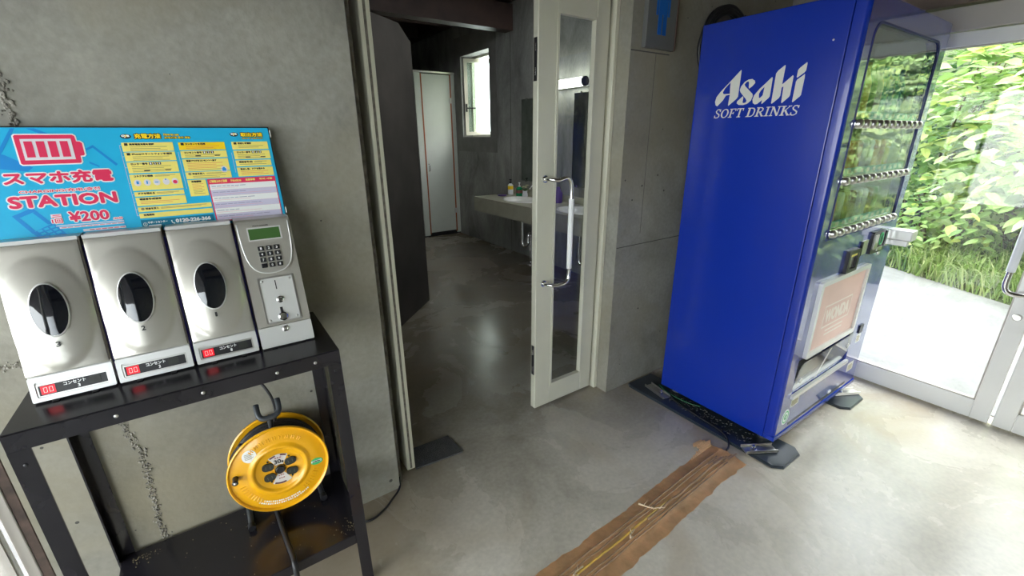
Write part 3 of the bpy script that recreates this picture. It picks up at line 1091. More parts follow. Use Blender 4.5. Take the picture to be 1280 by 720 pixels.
prism(b, [rrect(0.1045, 0.0200, 0.1110, 0.0470)], Mf, 0.0045, 0.0054)
obj('coin_return', b, M['blackplastic'], cu_)
nf = (Mf.to_3x3() @ Vector((0, 0, 1)))
b = nb()
lathe(b, [(0.012, 0), (0.0115, 0.004), (0.009, 0.006), (0.004, 0.0055), (0, 0.006)], Mf @ Matrix.Translation((0.1085, 0.0215, 0.0045)), 18)
obj('return_cup', b, M['chrome'], cu_, 40)
b = nb()
lathe(b, [(0.0095, 0), (0.009, 0.003), (0.006, 0.005), (0.005, 0.0085), (0, 0.009)], Mf @ Matrix.Translation((0.1100, 0.0680, 0.0045)), 20)
obj('return_button', b, M['chrome'], cu_, 40)
for u, v in ((0.0765, 0.1215), (0.1425, 0.1205), (0.0765, 0.0155), (0.1420, 0.0165)):
    obj('screw', dome(Mf @ Vector((u, v, 0.0048)), nf, 0.0034), M['brushed'], cu_, True)
npn = Mp.to_3x3() @ Vector((0, 0, 1))
b = nb()
lathe(b, [(0.0085, 0), (0.008, 0.003), (0.0055, 0.004), (0.0045, 0.003), (0.002, 0.003), (0, 0.0035)], Mp @ Matrix.Translation((0.1075, 0.0435, 0.0)), 20)
obj('cabinet_lock', b, M['brushed'], cu_, 40)
for du in (0.03, 0.10):
    b = nb()
    box(b, (x0 + du - 0.006, 1.238, RZ + 0.0004), (x0 + du + 0.006, 1.248, RZ + 0.0034), 0.001)
    obj('foot', b, M['rubber'], cu_)

# instruction board
BO = Vector((-0.392, 1.388, 1.176))
Mb = frame(BO, X, (0, 0.057, 0.239))
BW, BH = 0.566, 0.246
b = nb()
prism(b, [rrect(-0.004, -0.002, BW, BH, 0.003)], Mb, -0.012, 0.0)
board = obj('sign_board', b, M['signblue'], st)
b = nb()
box(b, (-0.004, BH, -0.012), (BW + 0.001, BH + 0.0025, 0.0015), 0, 1, Mb)
box(b, (BW, -0.002, -0.012), (BW + 0.0025, BH + 0.0025, 0.0005), 0, 1, Mb)
obj('board_edge', b, M['blackplastic'], board)
b = nb()
for v in (0.012, 0.222):
    box(b, (BW + 0.0026, v, -0.008), (BW + 0.0055, v + 0.018, 0.001), 0.001, 1, Mb)
obj('board_clip', b, M['silver2'], board)
def decal(name, loops, m, z):
    b = nb()
    for l in loops:
        flat(b, l, Mb, z)
    o = obj(name, b, M[m], board)
    if name in ('phone_picture', 'bracket_line', 'small_print'):
        o['kind'] = 'stuff'
    return o
# pale blue phones in the background of the print
ph = [[(0.034, 0.058), (0.0687, 0.0736), (0.0735, 0.066), (0.045, 0.0535), (0.0635, 0.0225), (0.0575, 0.0175)],
      [(0.0735, 0.066), (0.093, 0.0366), (0.086, 0.0345), (0.067, 0.0625)],
      [(0.0572, 0.0185), (0.093, 0.0364), (0.100, 0.030), (0.1145, 0.006), (0.088, 0.0005), (0.071, 0.0005)],
      [(0.0465, 0.2046), (0.0696, 0.2440), (0.0762, 0.2440), (0.0440, 0.1880), (0.030, 0.188)],
      [(0.000, 0.200), (0.030, 0.196), (0.050, 0.188), (0.088, 0.160), (0.078, 0.152), (0.030, 0.160), (0.0, 0.166)],
      [(0.1825, 0.199), (0.196, 0.2068), (0.232, 0.162), (0.228, 0.158), (0.195, 0.2005), (0.1825, 0.1945)],
      [(0.1825, 0.165), (0.1975, 0.156), (0.199, 0.159), (0.1825, 0.170)],
      [(0.094, 0.244), (0.107, 0.244), (0.128, 0.232), (0.118, 0.230)]]
decal('phone_picture', ph, 'signblue2', 0.0004)
decal('phone_key', [[(0.066 + 0.0105 * i + 0.004 * j, 0.0225 + 0.0035 * i - 0.0065 * j) for i, j in ((i0, j0), (i0 + .7, j0), (i0 + .7, j0 + .6), (i0, j0 + .6))] for i0 in (0, 1, 2) for j0 in (0, 1, 2)], 'signblue', 0.0007)
# battery emblem
bo = [(0.0735, 0.2299), (0.1655, 0.2299), (0.1685, 0.2270), (0.1695, 0.2150), (0.1755, 0.2145), (0.1785, 0.2110), (0.1785, 0.1860), (0.1765, 0.1835), (0.1705, 0.1830), (0.1700, 0.1700), (0.1675, 0.1670), (0.0740, 0.1665), (0.0715, 0.1690), (0.0710, 0.2275)]
cen = (0.125, 0.198)
def grow(l, d):
    n = len(l)
    out = []
    for i in range(n):
        p0, p1, p2 = Vector(l[i - 1]), Vector(l[i]), Vector(l[(i + 1) % n])
        e1, e2 = (p1 - p0).normalized(), (p2 - p1).normalized()
        nn = (Vector((-e1.y, e1.x)) + Vector((-e2.y, e2.x))).normalized()
        out.append((p1.x + nn.x * d, p1.y + nn.y * d))
    return out
decal('battery_emblem', [grow(bo, 0.0028)], 'whiteprint', 0.0008)
decal('battery_emblem', [bo], 'signred', 0.0012)
decal('battery_emblem', [rrect(0.0795, 0.1755, 0.1615, 0.2213)], 'signgrey', 0.0016)
decal('battery_emblem', [rrect(a, 0.1815, a + 0.0133, 0.2160) for a in (0.0842, 0.1034, 0.1226, 0.1418)], 'signred', 0.0020)
def halo(body, rect, m, bold, hal, z0=0.0008, shear=0.0, hm='whiteprint'):
    if hal:
        lettering('lettering_outline', body, rect, Mb, z0, M[hm], board, hal, shear, 12)
    lettering('lettering', body, rect, Mb, z0 + 0.0005, M[m], board, bold, shear)
halo('スマホ充電', (0.0375, 0.1245, 0.2165, 0.1505), 'signred', 0.0014, 0.0040)
halo('CHARGING/充电/충전', (0.0555, 0.1045, 0.1885, 0.1115), 'signred', 0.0002, 0.0013)
halo('STATION', (0.0360, 0.0745, 0.2135, 0.0975), 'signred', 0.0017, 0.0042)
halo('1回', (0.0940, 0.0355, 0.1105, 0.0455), 'signred', 0.0003, 0.0018)
halo('¥200', (0.1240, 0.0360, 0.1915, 0.0580), 'signred', 0.0010, 0.0030)
halo('/30分', (0.1985, 0.0335, 0.2155, 0.0385), 'signred', 0.0002, 0.0014)
decal('underline', [rrect(0.098, 0.0285, 0.2165, 0.0305), rrect(0.103, 0.0225, 0.2160, 0.0265), rrect(0.141, 0.0120, 0.2175, 0.0175), rrect(0.094, 0.0475, 0.1115, 0.0560)], 'signgrey', 0.0008)
decal('small_print', [rrect(0.106 + 0.011 * i, 0.0240, 0.1145 + 0.011 * i, 0.0250) for i in range(10)] + [rrect(0.152 + 0.011 * i, 0.0140, 0.1605 + 0.011 * i, 0.0155) for i in range(6)] + [rrect(0.097, 0.0525, 0.109, 0.0540), rrect(0.096, 0.0490, 0.110, 0.0505)], 'signred', 0.0013)
# headings
def heading(body, rect):
    halo(body, rect, 'signgold', 0.0007, 0.0022, 0.0008, 0, 'blackprint')
heading('充電方法', (0.2755, 0.2205, 0.3255, 0.2315))
heading('取出方法', (0.4985, 0.2235, 0.5490, 0.2330))
halo('How to use', (0.3330, 0.2270, 0.3630, 0.2320), 'signgold', 0.0003, 0.0009, 0.0008, 0, 'blackprint')
halo('充电方法 충전 방법', (0.3330, 0.2195, 0.3850, 0.2245), 'signgold', 0.0002, 0.0009, 0.0008, 0, 'blackprint')
halo('How to take out', (0.5000, 0.2170, 0.5480, 0.2205), 'signgold', 0.0001, 0.0007, 0.0008, 0, 'blackprint')
for u0, u1, v in ((0.2487, 0.2690, 0.2258), (0.4735, 0.4925, 0.2290)):
    decal('round_emblem', [oval((u0 + u1) / 2, v, (u1 - u0) / 2, 0.0055, 24)], 'blackprint', 0.0008)
    lettering('lettering', 'cya', (u0 + 0.003, v - 0.0030, u1 - 0.003, v + 0.0030), Mb, 0.0013, M['whiteprint'], board, 0.0006)
    decal('spark', [[((u0 + u1) / 2 - 0.001, v - 0.004), ((u0 + u1) / 2 + 0.003, v + 0.001), ((u0 + u1) / 2 + 0.0008, v + 0.001), ((u0 + u1) / 2 + 0.0015, v + 0.0045), ((u0 + u1) / 2 - 0.0025, v - 0.0005), ((u0 + u1) / 2 - 0.0003, v - 0.0005)]], 'signgold', 0.0016)
# yellow instruction boxes: (u0, v0, u1, v1, text, kind)
boxes = [
    (0.2475, 0.1900, 0.3468, 0.2111, '携帯電話充電を選択', 'n1'), (0.2480, 0.1670, 0.3469, 0.1880, 'iPhone/スマートフォンを選択', 'n1'),
    (0.2482, 0.1387, 0.3467, 0.1647, 'ロッカー番号', 'd'), (0.2474, 0.0970, 0.3472, 0.1355, 'コネクタに接続', 'i'),
    (0.2482, 0.0830, 0.3468, 0.0938, 'ドアを閉める', ''), (0.2480, 0.0600, 0.3472, 0.0803, '暗証番号4桁設定', 'r'),
    (0.2478, 0.0458, 0.3980, 0.0571, '料金を投入', 'c'), (0.2476, 0.0304, 0.3980, 0.0422, '充電開始', 'r'),
    (0.3576, 0.1910, 0.4572, 0.2100, 'コンセントを利用', 'g'), (0.3580, 0.1709, 0.4575, 0.1886, 'コンセント番号', 'd'),
    (0.3583, 0.1377, 0.4570, 0.1681, '電源プラグをコンセントへ差す', 'p'), (0.3582, 0.1184, 0.4572, 0.1357, '料金を投入', 'c'),
    (0.3584, 0.0750, 0.3975, 0.1160, '充電開始', 'r'),
    (0.4728, 0.1898, 0.5583, 0.2099, '取出しを選択', 'n1'), (0.4732, 0.1644, 0.5588, 0.1867, 'ロッカー番号', 'd'),
    (0.4735, 0.1457, 0.5576, 0.1612, '暗証番号4桁', ''), (0.4730, 0.1190, 0.5585, 0.1425, '取出し後、ドアを閉める', 'r')]
blk, gry, org, wht = nb(), nb(), nb(), nb()
for u0, v0, u1, v1, t, kd in boxes:
    decal('instruction_panel', [rrect(u0, v0, u1, v1)], 'signgold' if kd == 'g' else 'signyellow', 0.0008)
    tu = u0 + (0.0145 if kd in ('n1', 'g', 'c') else 0.008)
    h = 0.0044
    tv = v1 - 0.0022 - h
    wch = 0.0052 if len(t) < 13 else 0.0046
    lettering('lettering', t, (tu, tv, min(tu + len(t) * wch, u1 - 0.004), tv + h), Mb, 0.0012, M['blackprint'], board, 0.00035, 0, 4)
    if kd in ('n1', 'g'):
        flat(blk, rrect(u0 + 0.005, tv - 0.0005, u0 + 0.0115, tv + h + 0.0008), Mb, 0.0012)
    if kd == 'c':
        flat(gry, oval(u0 + 0.009, tv + 0.002, 0.0035, 0.003, 12), Mb, 0.0012)
    if kd == 'd':
        q = tu + len(t) * wch + 0.003
        for i in range(3):
            flat(blk, rrect(q + i * 0.0085, tv - 0.0006, q + i * 0.0085 + 0.0066, tv + h + 0.0008), Mb, 0.0012)
            lettering('', str(i + 1), (q + i * 0.0085 + 0.0022, tv + 0.0003, q + i * 0.0085 + 0.0044, tv + h - 0.0003), Mb, 0.0016, None, None, 0.0003, 0, 4, wht)
        for a in (0.3, 0.72):
            flat(blk, rrect(u0 + (u1 - u0) * a, v0 + 0.004, u0 + (u1 - u0) * a + 0.0115, v0 + 0.0062), Mb, 0.0012)
    # fine print lines
    if kd != 'i':
        vv = tv - 0.0045
        k = 0
        while vv > v0 + 0.0018 and k < 7:
            tgt = org if (kd in ('r', 'p', 'g') and k < 4) else gry
            flat(tgt, rrect(tu, vv, tu + (u1 - tu) * (0.72 if k % 2 else 0.88) - 0.003, vv + 0.0010), Mb, 0.0012)
            vv -= 0.0040
            k += 1
    if kd in ('', 'c', 'i') and u1 - u0 > 0.08:
        q = tu + len(t) * wch + 0.004
        flat(gry, rrect(q, tv + 0.0025, u1 - 0.010, tv + 0.0034), Mb, 0.0012)
        flat(gry, rrect(q, tv + 0.0002, u1 - 0.022, tv + 0.0011), Mb, 0.0012)
obj('number_square', blk, M['blackprint'], board)
obj('fine_print', gry, M['textgrey'], board)
obj('fine_print', org, M['textorange'], board)
obj('square_number', wht, M['whiteprint'], board, fix=False)
decal('connector_circle', [oval(u, 0.1155, 0.0068, 0.0078, 20) for u in (0.2596, 0.2782, 0.2967, 0.3155, 0.3333)] + [oval(0.4436, 0.1400, 0.0075, 0.0085, 20)], 'signgrey', 0.0012)
decal('connector_picture', [rrect(0.2575, 0.1125, 0.2620, 0.1195), [(0.2765, 0.112), (0.279, 0.112), (0.2795, 0.118), (0.278, 0.1205), (0.2765, 0.118)], rrect(0.2930, 0.1143, 0.3002, 0.1162), rrect(0.3140, 0.1195, 0.3165, 0.1225), [(0.4395, 0.1355), (0.4480, 0.1355), (0.4480, 0.141), (0.445, 0.1455), (0.442, 0.1455), (0.4395, 0.141)]], 'navyprint' if 'navyprint' in M else 'signblue2', 0.0016)
decal('connector_picture', [oval(0.3333, 0.1140, 0.0045, 0.0045, 16)], 'signred', 0.0016)
# blue bracket lines beside the columns
decal('bracket_line', [rrect(0.2430, 0.037, 0.2440, 0.205), rrect(0.3530, 0.095, 0.3540, 0.186), rrect(0.4680, 0.13, 0.4690, 0.182)] + [rrect(0.2440, v, 0.2470, v + 0.001) for v in (0.037, 0.052, 0.070, 0.088, 0.115, 0.152, 0.178, 0.2045)], 'signgrey2', 0.0006)
# phone number banner
decal('banner', [rrect(0.2472, 0.0058, 0.3970, 0.0264)], 'signteal', 0.0008)
lettering('lettering', '0120-226-366', (0.3160, 0.0135, 0.3890, 0.0215), Mb, 0.0012, M['whiteprint'], board, 0.0008)
lettering('lettering', 'サポートセンター', (0.2600, 0.0165, 0.2985, 0.0215), Mb, 0.0012, M['whiteprint'], board, 0.0003)
decal('small_print', [rrect(0.2605, 0.0105, 0.2850, 0.0125), rrect(0.330, 0.0090, 0.3800, 0.0108)], 'whiteprint', 0.0012)
b = nb()
prism(b, [oval(0.2545, 0.0155, 0.0040, 0.0045, 20), oval(0.2545, 0.0155, 0.0031, 0.0036, 20)], Mb, 0.0009, 0.0012)
flat(b, rrect(0.2540, 0.0130, 0.2550, 0.0180), Mb, 0.0012)
flat(b, [(0.3060, 0.0195), (0.3080, 0.0205), (0.3090, 0.0180), (0.3080, 0.0170), (0.3105, 0.0135), (0.3115, 0.0145), (0.3135, 0.0125), (0.3115, 0.0105), (0.3075, 0.0135)], Mb, 0.0012)
obj('banner_icon', b, M['whiteprint'], board)
# red framed notice
decal('notice_panel', [rrect(0.4005, 0.0055, 0.5592, 0.1162)], 'signred', 0.0008)
decal('notice_row', [rrect(0.4030, 0.0085 + i * 0.0157, 0.5570, 0.0085 + (i + 1) * 0.0157 - 0.0002) for i in (1, 3, 5)], 'whiteprint', 0.0012)
decal('notice_row', [rrect(0.4030, 0.0085 + i * 0.0157, 0.5570, 0.0085 + (i + 1) * 0.0157 - 0.0002) for i in (0, 2, 4)], 'signgrey2', 0.0012)
lettering('lettering', 'ご利用上のご注意', (0.4050, 0.1068, 0.4440, 0.1128), Mb, 0.0012, M['signyellow'], board, 0.0004)
lettering('lettering', 'Notice', (0.4530, 0.1070, 0.4760, 0.1125), Mb, 0.0012, M['signyellow'], board, 0.0004)
lettering('lettering', '注意事项', (0.4870, 0.1075, 0.5090, 0.1125), Mb, 0.0012, M['signyellow'], board, 0.0004)
lettering('lettering', '주의 사항', (0.5200, 0.1080, 0.5520, 0.1125), Mb, 0.0012, M['signyellow'], board, 0.0004)
b1, b2 = nb(), nb()
r4 = random.Random(5)
for i in range(6):
    v = 0.0085 + i * 0.0157
    u = 0.407
    for k in range(r4.randint(4, 8)):
        w = r4.uniform(0.006, 0.018)
        if u + w > 0.552:
            break
        flat(b1, rrect(u, v + 0.0090, u + w, v + 0.0104), Mb, 0.0015)
        u += w + 0.002
    flat(b2, rrect(0.407, v + 0.0050, 0.407 + r4.uniform(0.06, 0.14), v + 0.0056), Mb, 0.0015)
obj('fine_print', b1, mat('slate_print', lin(150, 146, 176), 0.5), board)
obj('fine_print', b2, mat('pink_print', lin(232, 150, 165), 0.5), board)

# ================================================================ CABLE REEL on the lower shelf
RC = Vector((0.0252, 1.340, 0.4045))
az, el = math.radians(-3.9), math.radians(5.5)
rn = Vector((math.sin(az) * math.cos(el), -math.cos(az) * math.cos(el), math.sin(el)))
ru_ = Z.cross(rn).normalized()
Mr = frame(RC, ru_, rn.cross(ru_))
reel = thing('cable_reel', 'yellow steel extension cable reel with four sockets on the lower rack shelf', 'cable reel', (0.025, 1.39, SZ))
RR = 0.1425
b = nb()
lathe(b, [(0, 0.002), (0.066, 0.002), (0.069, 0.004), (0.072, 0.0085), (0.077, 0.0100), (0.082, 0.0085), (0.086, 0.004), (0.092, 0.003), (0.124, 0.003), (0.130, 0.000), (0.1345, 0.0), (0.1370, 0.006), (0.1400, 0.0078), (0.1425, 0.006), (0.1430, 0.001), (0.1415, -0.004), (0.137, -0.006), (0, -0.004)], Mr, 72)
obj('front_flange', b, M['yellow'], reel, 50)
# embossed marks round the upper half
b = nb()
for i in range(9):
    a = math.radians(128 - i * 9.5)
    c = Vector((0.108 * math.cos(a), 0.108 * math.sin(a), 0.0032))
    w = Mr @ Matrix.Translation(c) @ Matrix.Rotation(a - math.pi / 2, 4, 'Z')
    box(b, (-0.0052, -0.006, 0), (-0.0022, 0.006, 0.0014), 0.0005, 1, w)
    box(b, (0.0020, -0.006, 0), (0.0048, 0.006, 0.0014), 0.0005, 1, w)
    box(b, (-0.0025, -0.0012, 0), (0.0025, 0.0012, 0.0014), 0.0004, 1, w)
obj('embossed_mark', b, M['yellow'], reel)
b = nb()
for a0 in (0, 180):
    for i in range(9):
        a = math.radians(a0 - 22 - 36 + i * 5.0) if a0 == 0 else math.radians(a0 + 12 + i * 5)
        w = Mr @ Matrix.Rotation(a, 4, 'Z')
        box(b, (0.100, -0.0012, 0.0028), (0.116, 0.0012, 0.0045), 0.0006, 1, w)
obj('embossed_rib', b, M['yellow'], reel)['kind'] = 'stuff'
# white warning print along the lower rim
b = nb()
for row, rad in ((0, 0.118), (1, 0.110)):
    for i in range(24 - row * 6):
        a = math.radians(232 + i * 3.1 + row * 6)
        w = Mr @ Matrix.Rotation(a, 4, 'Z')
        box(b, (rad - 0.0022, -0.0020, 0.0030), (rad + 0.0022, 0.0020 if i % 3 else 0.0006, 0.0035), 0, 1, w)
obj('warning_print', b, M['whiteprint'], reel)
# back flange, drum and winding
b = nb()
DB = -0.098
lathe(b, [(0, DB - 0.004), (0.138, DB - 0.004), (0.1425, DB - 0.001), (0.1430, DB + 0.004), (0.139, DB + 0.007), (0.134, DB + 0.004), (0, DB + 0.004)], Mr, 72)
obj('back_flange', b, M['yellow'], reel, 50)
b = nb()
prof = [(0.09, DB + 0.006)]
nrow = 8
for i in range(nrow):
    h0 = DB + 0.008 + i * 0.0105
    for k in range(7):
        a = math.pi * k / 6
        prof.append((0.1225 + 0.0055 * math.sin(a) + (0.002 if i % 3 == 1 else 0), h0 + 0.00525 - 0.00525 * math.cos(a)))
prof.append((0.09, -0.007))
lathe(b, prof, Mr, 64)
obj('wound_cord', b, M['cordblack'], reel, True)
b = nb()
for k in range(3):
    a0 = 2.2 + k * 0.05
    pts = [Mr @ Vector(((0.128 + 0.003 * k) * math.cos(a0 + t * 0.12), (0.128 + 0.003 * k) * math.sin(a0 + t * 0.12), -0.02 - 0.06 * t / 9 - 0.008 * k)) for t in range(10)]
    tube(b, pts, 0.0045, 8)
obj('loose_turn', b, M['cordblack'], reel, True)
# hub label, outlets, knob
b = nb()
lab = []
for i in range(11):
    a = math.radians(58 + i * 6.4)
    lab.append((0.052 * math.cos(a), 0.052 * math.sin(a)))
lab += [(-0.0085, 0.012), (-0.0085, -0.012)]
for i in range(11):
    a = math.radians(238 + i * 6.4)
    lab.append((0.052 * math.cos(a), 0.052 * math.sin(a)))
lab += [(0.0085, -0.012), (0.0085, 0.012)]
flat(b, lab, Mr, 0.0034)
obj('hub_label', b, mat('pale_label', lin(212, 206, 198), 0.5), reel)
b = nb()
for a0 in (62, 98, 244, 262):
    l = [(r * math.cos(math.radians(a0 + d)), r * math.sin(math.radians(a0 + d))) for r, ds in ((0.051, range(0, 22, 4)), (0.046, range(20, -2, -4))) for d in ds]
    flat(b, l, Mr, 0.0040)
obj('label_band', b, mat('maroon_print', (0.09, 0.02, 0.025, 1), 0.5), reel)
lettering('lettering', '30', (-0.0125, 0.021, 0.006, 0.034), Mr, 0.0040, M['blackprint'], reel, 0.0008)
lettering('lettering', 'm', (0.0078, 0.021, 0.0125, 0.0265), Mr, 0.0040, M['blackprint'], reel, 0.0007)
b = nb()
for v, w in ((0.0385, 0.010), (-0.0235, 0.0085), (-0.0335, 0.0085)):
    for i in range(3):
        flat(b, rrect(-w + i * w * 0.7, v, -w + i * w * 0.7 + w * 0.5, v + 0.0032), Mr, 0.0040)
obj('label_print', b, mat('dull_red_print', (0.33, 0.08, 0.07, 1), 0.5), reel)
for sx in (-1, 1):
    for sy in (-1, 1):
        Mo = Mr @ Matrix.Translation((sx * 0.0315, sy * 0.0178, 0.002)) @ Matrix.Rotation(math.radians(8 * sx * sy), 4, 'Z')
        b = nb()
        prism(b, [[(x, y) for x, y in rrect(-0.0165, -0.0120, 0.0165, 0.0120, 0.0115, 6)]], Mo, 0, 0.0055)
        o = obj('socket', b, M['outlet'], reel)
        b = nb()
        for dx in (-0.006, 0.006):
            prism(b, [rrect(dx - 0.0009, -0.005, dx + 0.0009, 0.005)], Mo, 0.0050, 0.0058)
        obj('slot', b, mat('slot_grey', (0.10, 0.11, 0.08, 1), 0.6), o)
        b = nb()
        lathe(b, [(0.003, 0), (0.0026, 0.003), (0, 0.0035)], Mr @ Matrix.Translation((sx * 0.0295, sy * 0.0350, 0.002)), 12)
        obj('socket_screw', b, M['outlet'], o)
b = nb()
lathe(b, [(0.0165, 0.002), (0.0165, 0.006), (0.0150, 0.008), (0.0125, 0.006)], Mr, 28)
obj('hub_ring', b, M['gold'], reel, 40)
b = nb()
lathe(b, [(0.0125, 0.002), (0.0125, 0.010), (0.0105, 0.012), (0, 0.0112)], Mr, 24)
obj('axle_cap', b, M['blackplastic'], reel, 40)
b = nb()
Mk = Mr @ Matrix.Translation((-0.1185, 0.0155, 0.003))
lathe(b, [(0.0085, 0), (0.008, 0.006), (0.0075, 0.020), (0.0085, 0.026), (0.006, 0.029), (0, 0.029)], Mk, 20)
kn = obj('winding_knob', b, M['blackplastic'], reel, 40)
b = nb()
lathe(b, [(0.0048, 0.0285), (0.004, 0.030), (0, 0.0305)], Mk, 14)
obj('knob_bolt', b, M['brushed'], kn, True)
b = nb()
prism(b, [oval(-0.0725, 0.073, 0.0195, 0.0205, 28)], Mr, 0.0030, 0.0036)
stk = obj('round_sticker', b, M['whiteprint'], reel)
b = nb()
for i, v in enumerate((0.080, 0.076, 0.072, 0.068, 0.064)):
    flat(b, rrect(-0.085, v, -0.085 + (0.024 if i % 2 else 0.019), v + 0.0014), Mr, 0.0040)
obj('sticker_print', b, M['textgrey'], stk)
b = nb()
prism(b, [oval(0.1045, -0.016, 0.0185, 0.0115, 24)], Mr, 0.0030, 0.0036)
gs = obj('oval_sticker', b, M['greensticker'], reel)
b = nb()
flat(b, rrect(0.088, -0.0185, 0.119, -0.0120), Mr, 0.0040)
obj('sticker_band', b, M['whiteprint'], gs)
lettering('sticker_lettering', '点検済#1', (0.091, -0.0178, 0.117, -0.0128), Mr, 0.0044, M['blackprint'], gs, 0.0003)
# tubular stand
b = nb()
tube(b, [(-0.001, 1.400, 0.612), (-0.001, 1.385, 0.600), (0.001, 1.372, 0.587), (0.012, 1.364, 0.579), (0.042, 1.364, 0.580), (0.055, 1.372, 0.588), (0.058, 1.385, 0.602), (0.058, 1.400, 0.614)], 0.0085, 10, 4)
tube(b, [(0.027, 1.366, 0.580), (0.027, 1.385, 0.555), (0.027, 1.392, 0.44)], 0.0075, 8, 3)
obj('carry_handle', b, M['tubegrey'], reel, True)
for x in (-0.084, 0.131):
    b = nb()
    tube(b, [(x, 1.345, SZ + 0.0095), (x, 1.40, SZ + 0.0095), (x, 1.445, SZ + 0.018), (x * 0.9, 1.452, 0.30), (x * 0.55 + 0.01, 1.452, 0.44), (x * 0.4 + 0.015, 1.450, 0.50)], 0.0085, 10, 4)
    leg = obj('stand_leg', b, M['tubegrey'], reel, True)
    b = nb()
    tube(b, [(x, 1.336, SZ + 0.0108), (x, 1.356, SZ + 0.0108)], 0.0105, 12)
    obj('end_cap', b, M['blackplastic'], leg, 40)

# cords
b = nb()
tube(b, [(-0.012, 1.40, SZ + 0.02), (-0.009, 1.36, SZ + 0.012), (-0.006, 1.30, SZ + 0.009), (0.000, 1.214, SZ + 0.009), (0.005, 1.155, SZ + 0.010), (0.004, 1.126, SZ + 0.004), (0.003, 1.117, SZ - 0.06), (0.002, 1.114, SZ - 0.205), (-0.03, 1.05, 0.009)], 0.0075, 10, 5)
tag(obj('power_cord', b, M['cordblack'], None, True), 'thick black cord running forward over the lower shelf below the yellow reel', 'cord')
b = nb()
tube(b, [(0.012, 1.467, 0.80), (0.016, 1.455, 0.69), (0.036, 1.435, 0.640), (0.047, 1.430, 0.60), (0.048, 1.420, 0.555), (0.040, 1.405, 0.535)], 0.0042, 8, 6)
tag(obj('power_cord', b, M['cordblack'], None, True), 'thin black cord rising from the reel handle behind the rack top', 'cord')
b = nb()
tube(b, [(0.05, 1.466, 0.006), (0.17, 1.44, 0.005), (0.264, 1.377, 0.005), (0.327, 1.388, 0.005), (0.379, 1.424, 0.005), (0.428, 1.468, 0.005), (0.4405, 1.50, 0.03)], 0.0042, 8, 6)
tag(obj('power_cord', b, M['cordblack'], None, True), 'thin black cord lying on the floor between rack leg and door corner', 'cord')

# ================================================================ FLOOR THINGS
b = nb()
prism(b, [[(0.529, 1.532), (0.752, 1.512), (0.745, 1.655), (0.54, 1.668)]], frame((0, 0, 0), X, Y), 0.0004, 0.007)
fm = obj('floor_mat', b, M['mat_'])
tag(fm, 'charcoal grey flat mat on the floor beside the open door leaf', 'mat')
# taped cable run across the floor
a0, a1 = Vector((0.18, 0.728, 0)), Vector((1.742, 0.802, 0))
L_ = (a1 - a0).length
Mt = frame(a0, (a1 - a0), Z.cross(a1 - a0))
r5 = random.Random(21)
cover = thing('taped_cable_run', 'brown packing tape strip covering cables across the concrete floor to the vending machine', 'floor tape', a0.lerp(a1, 0.5))
def strip(u0, u1, hw, prof, m, name, z0, jag=0.0022, nu=90):
    """tape laid over the floor: cross-section heights by prof(v), ragged sides"""
    b = nb()
    vs_ = [-1, -0.8, -0.62, -0.5, -0.36, -0.24, -0.12, 0, 0.12, 0.24, 0.36, 0.5, 0.62, 0.8, 1]
    rows = []
    jl = jr = 0
    for i in range(nu + 1):
        u = u0 + (u1 - u0) * i / nu
        jl = 0.8 * jl + r5.gauss(0, jag)
        jr = 0.8 * jr + r5.gauss(0, jag)
        row = []
        for v in vs_:
            w = hw + (jr if v > 0 else jl) * abs(v) ** 3
            z = z0 + prof(v) + r5.uniform(0, 0.0010) * (1 - abs(v))
            if abs(v) == 1:
                z = 0.0004
            row.append(b.verts.new(Mt @ Vector((u, v * w, z))))
        rows.append(row)
    for A, B in zip(rows, rows[1:]):
        for k in range(len(A) - 1):
            b.faces.new([A[k], B[k], B[k + 1], A[k + 1]])
    res = bmesh.ops.extrude_face_region(b, geom=b.faces[:])
    return obj(name, b, M[m], cover, 40)
hump = lambda v: 0.006 * math.exp(-(v / 0.62) ** 4) + 0.0055 * math.exp(-((v + 0.32) / 0.13) ** 2) + 0.006 * math.exp(-((v - 0.05) / 0.10) ** 2) + 0.0055 * math.exp(-((v - 0.38) / 0.12) ** 2)
strip(0.0, L_, 0.085, hump, 'tape', 'wide_tape', 0.0015)
hump2 = lambda v: 0.0095 + 0.0045 * math.exp(-((v + 0.55) / 0.25) ** 2) + 0.0055 * math.exp(-((v - 0.1) / 0.2) ** 2) + 0.004 * math.exp(-((v - 0.7) / 0.2) ** 2)
b = nb()
for vv, rr_ in ((-0.034, 0.0032), (-0.022, 0.0026), (0.018, 0.0030), (0.034, 0.0035)):
    pts = [Mt @ Vector((L_ * i / 24, vv + r5.gauss(0, 0.0012), 0.0105 + r5.uniform(0, .001))) for i in range(24)]
    tube(b, pts, rr_, 6, 2)
obj('cable_ridge', b, M['tapedark'], cover, True)
b = nb()
pts = [Mt @ Vector((0.1 + 1.02 * i / 16, 0.000 + r5.gauss(0, 0.0015), 0.0115)) for i in range(17)]
tube(b, pts, 0.0042, 8, 2)
obj('yellow_cable', b, M['tapeyellow'], cover, True)
b = nb()
pts = [Mt @ Vector((L_ - 0.6 + 0.55 * i / 12, -0.006 + r5.gauss(0, 0.002), 0.0115)) for i in range(13)]
tube(b, pts, 0.0048, 8, 2)
obj('cable_ridge', b, M['tapedark'], cover, True)
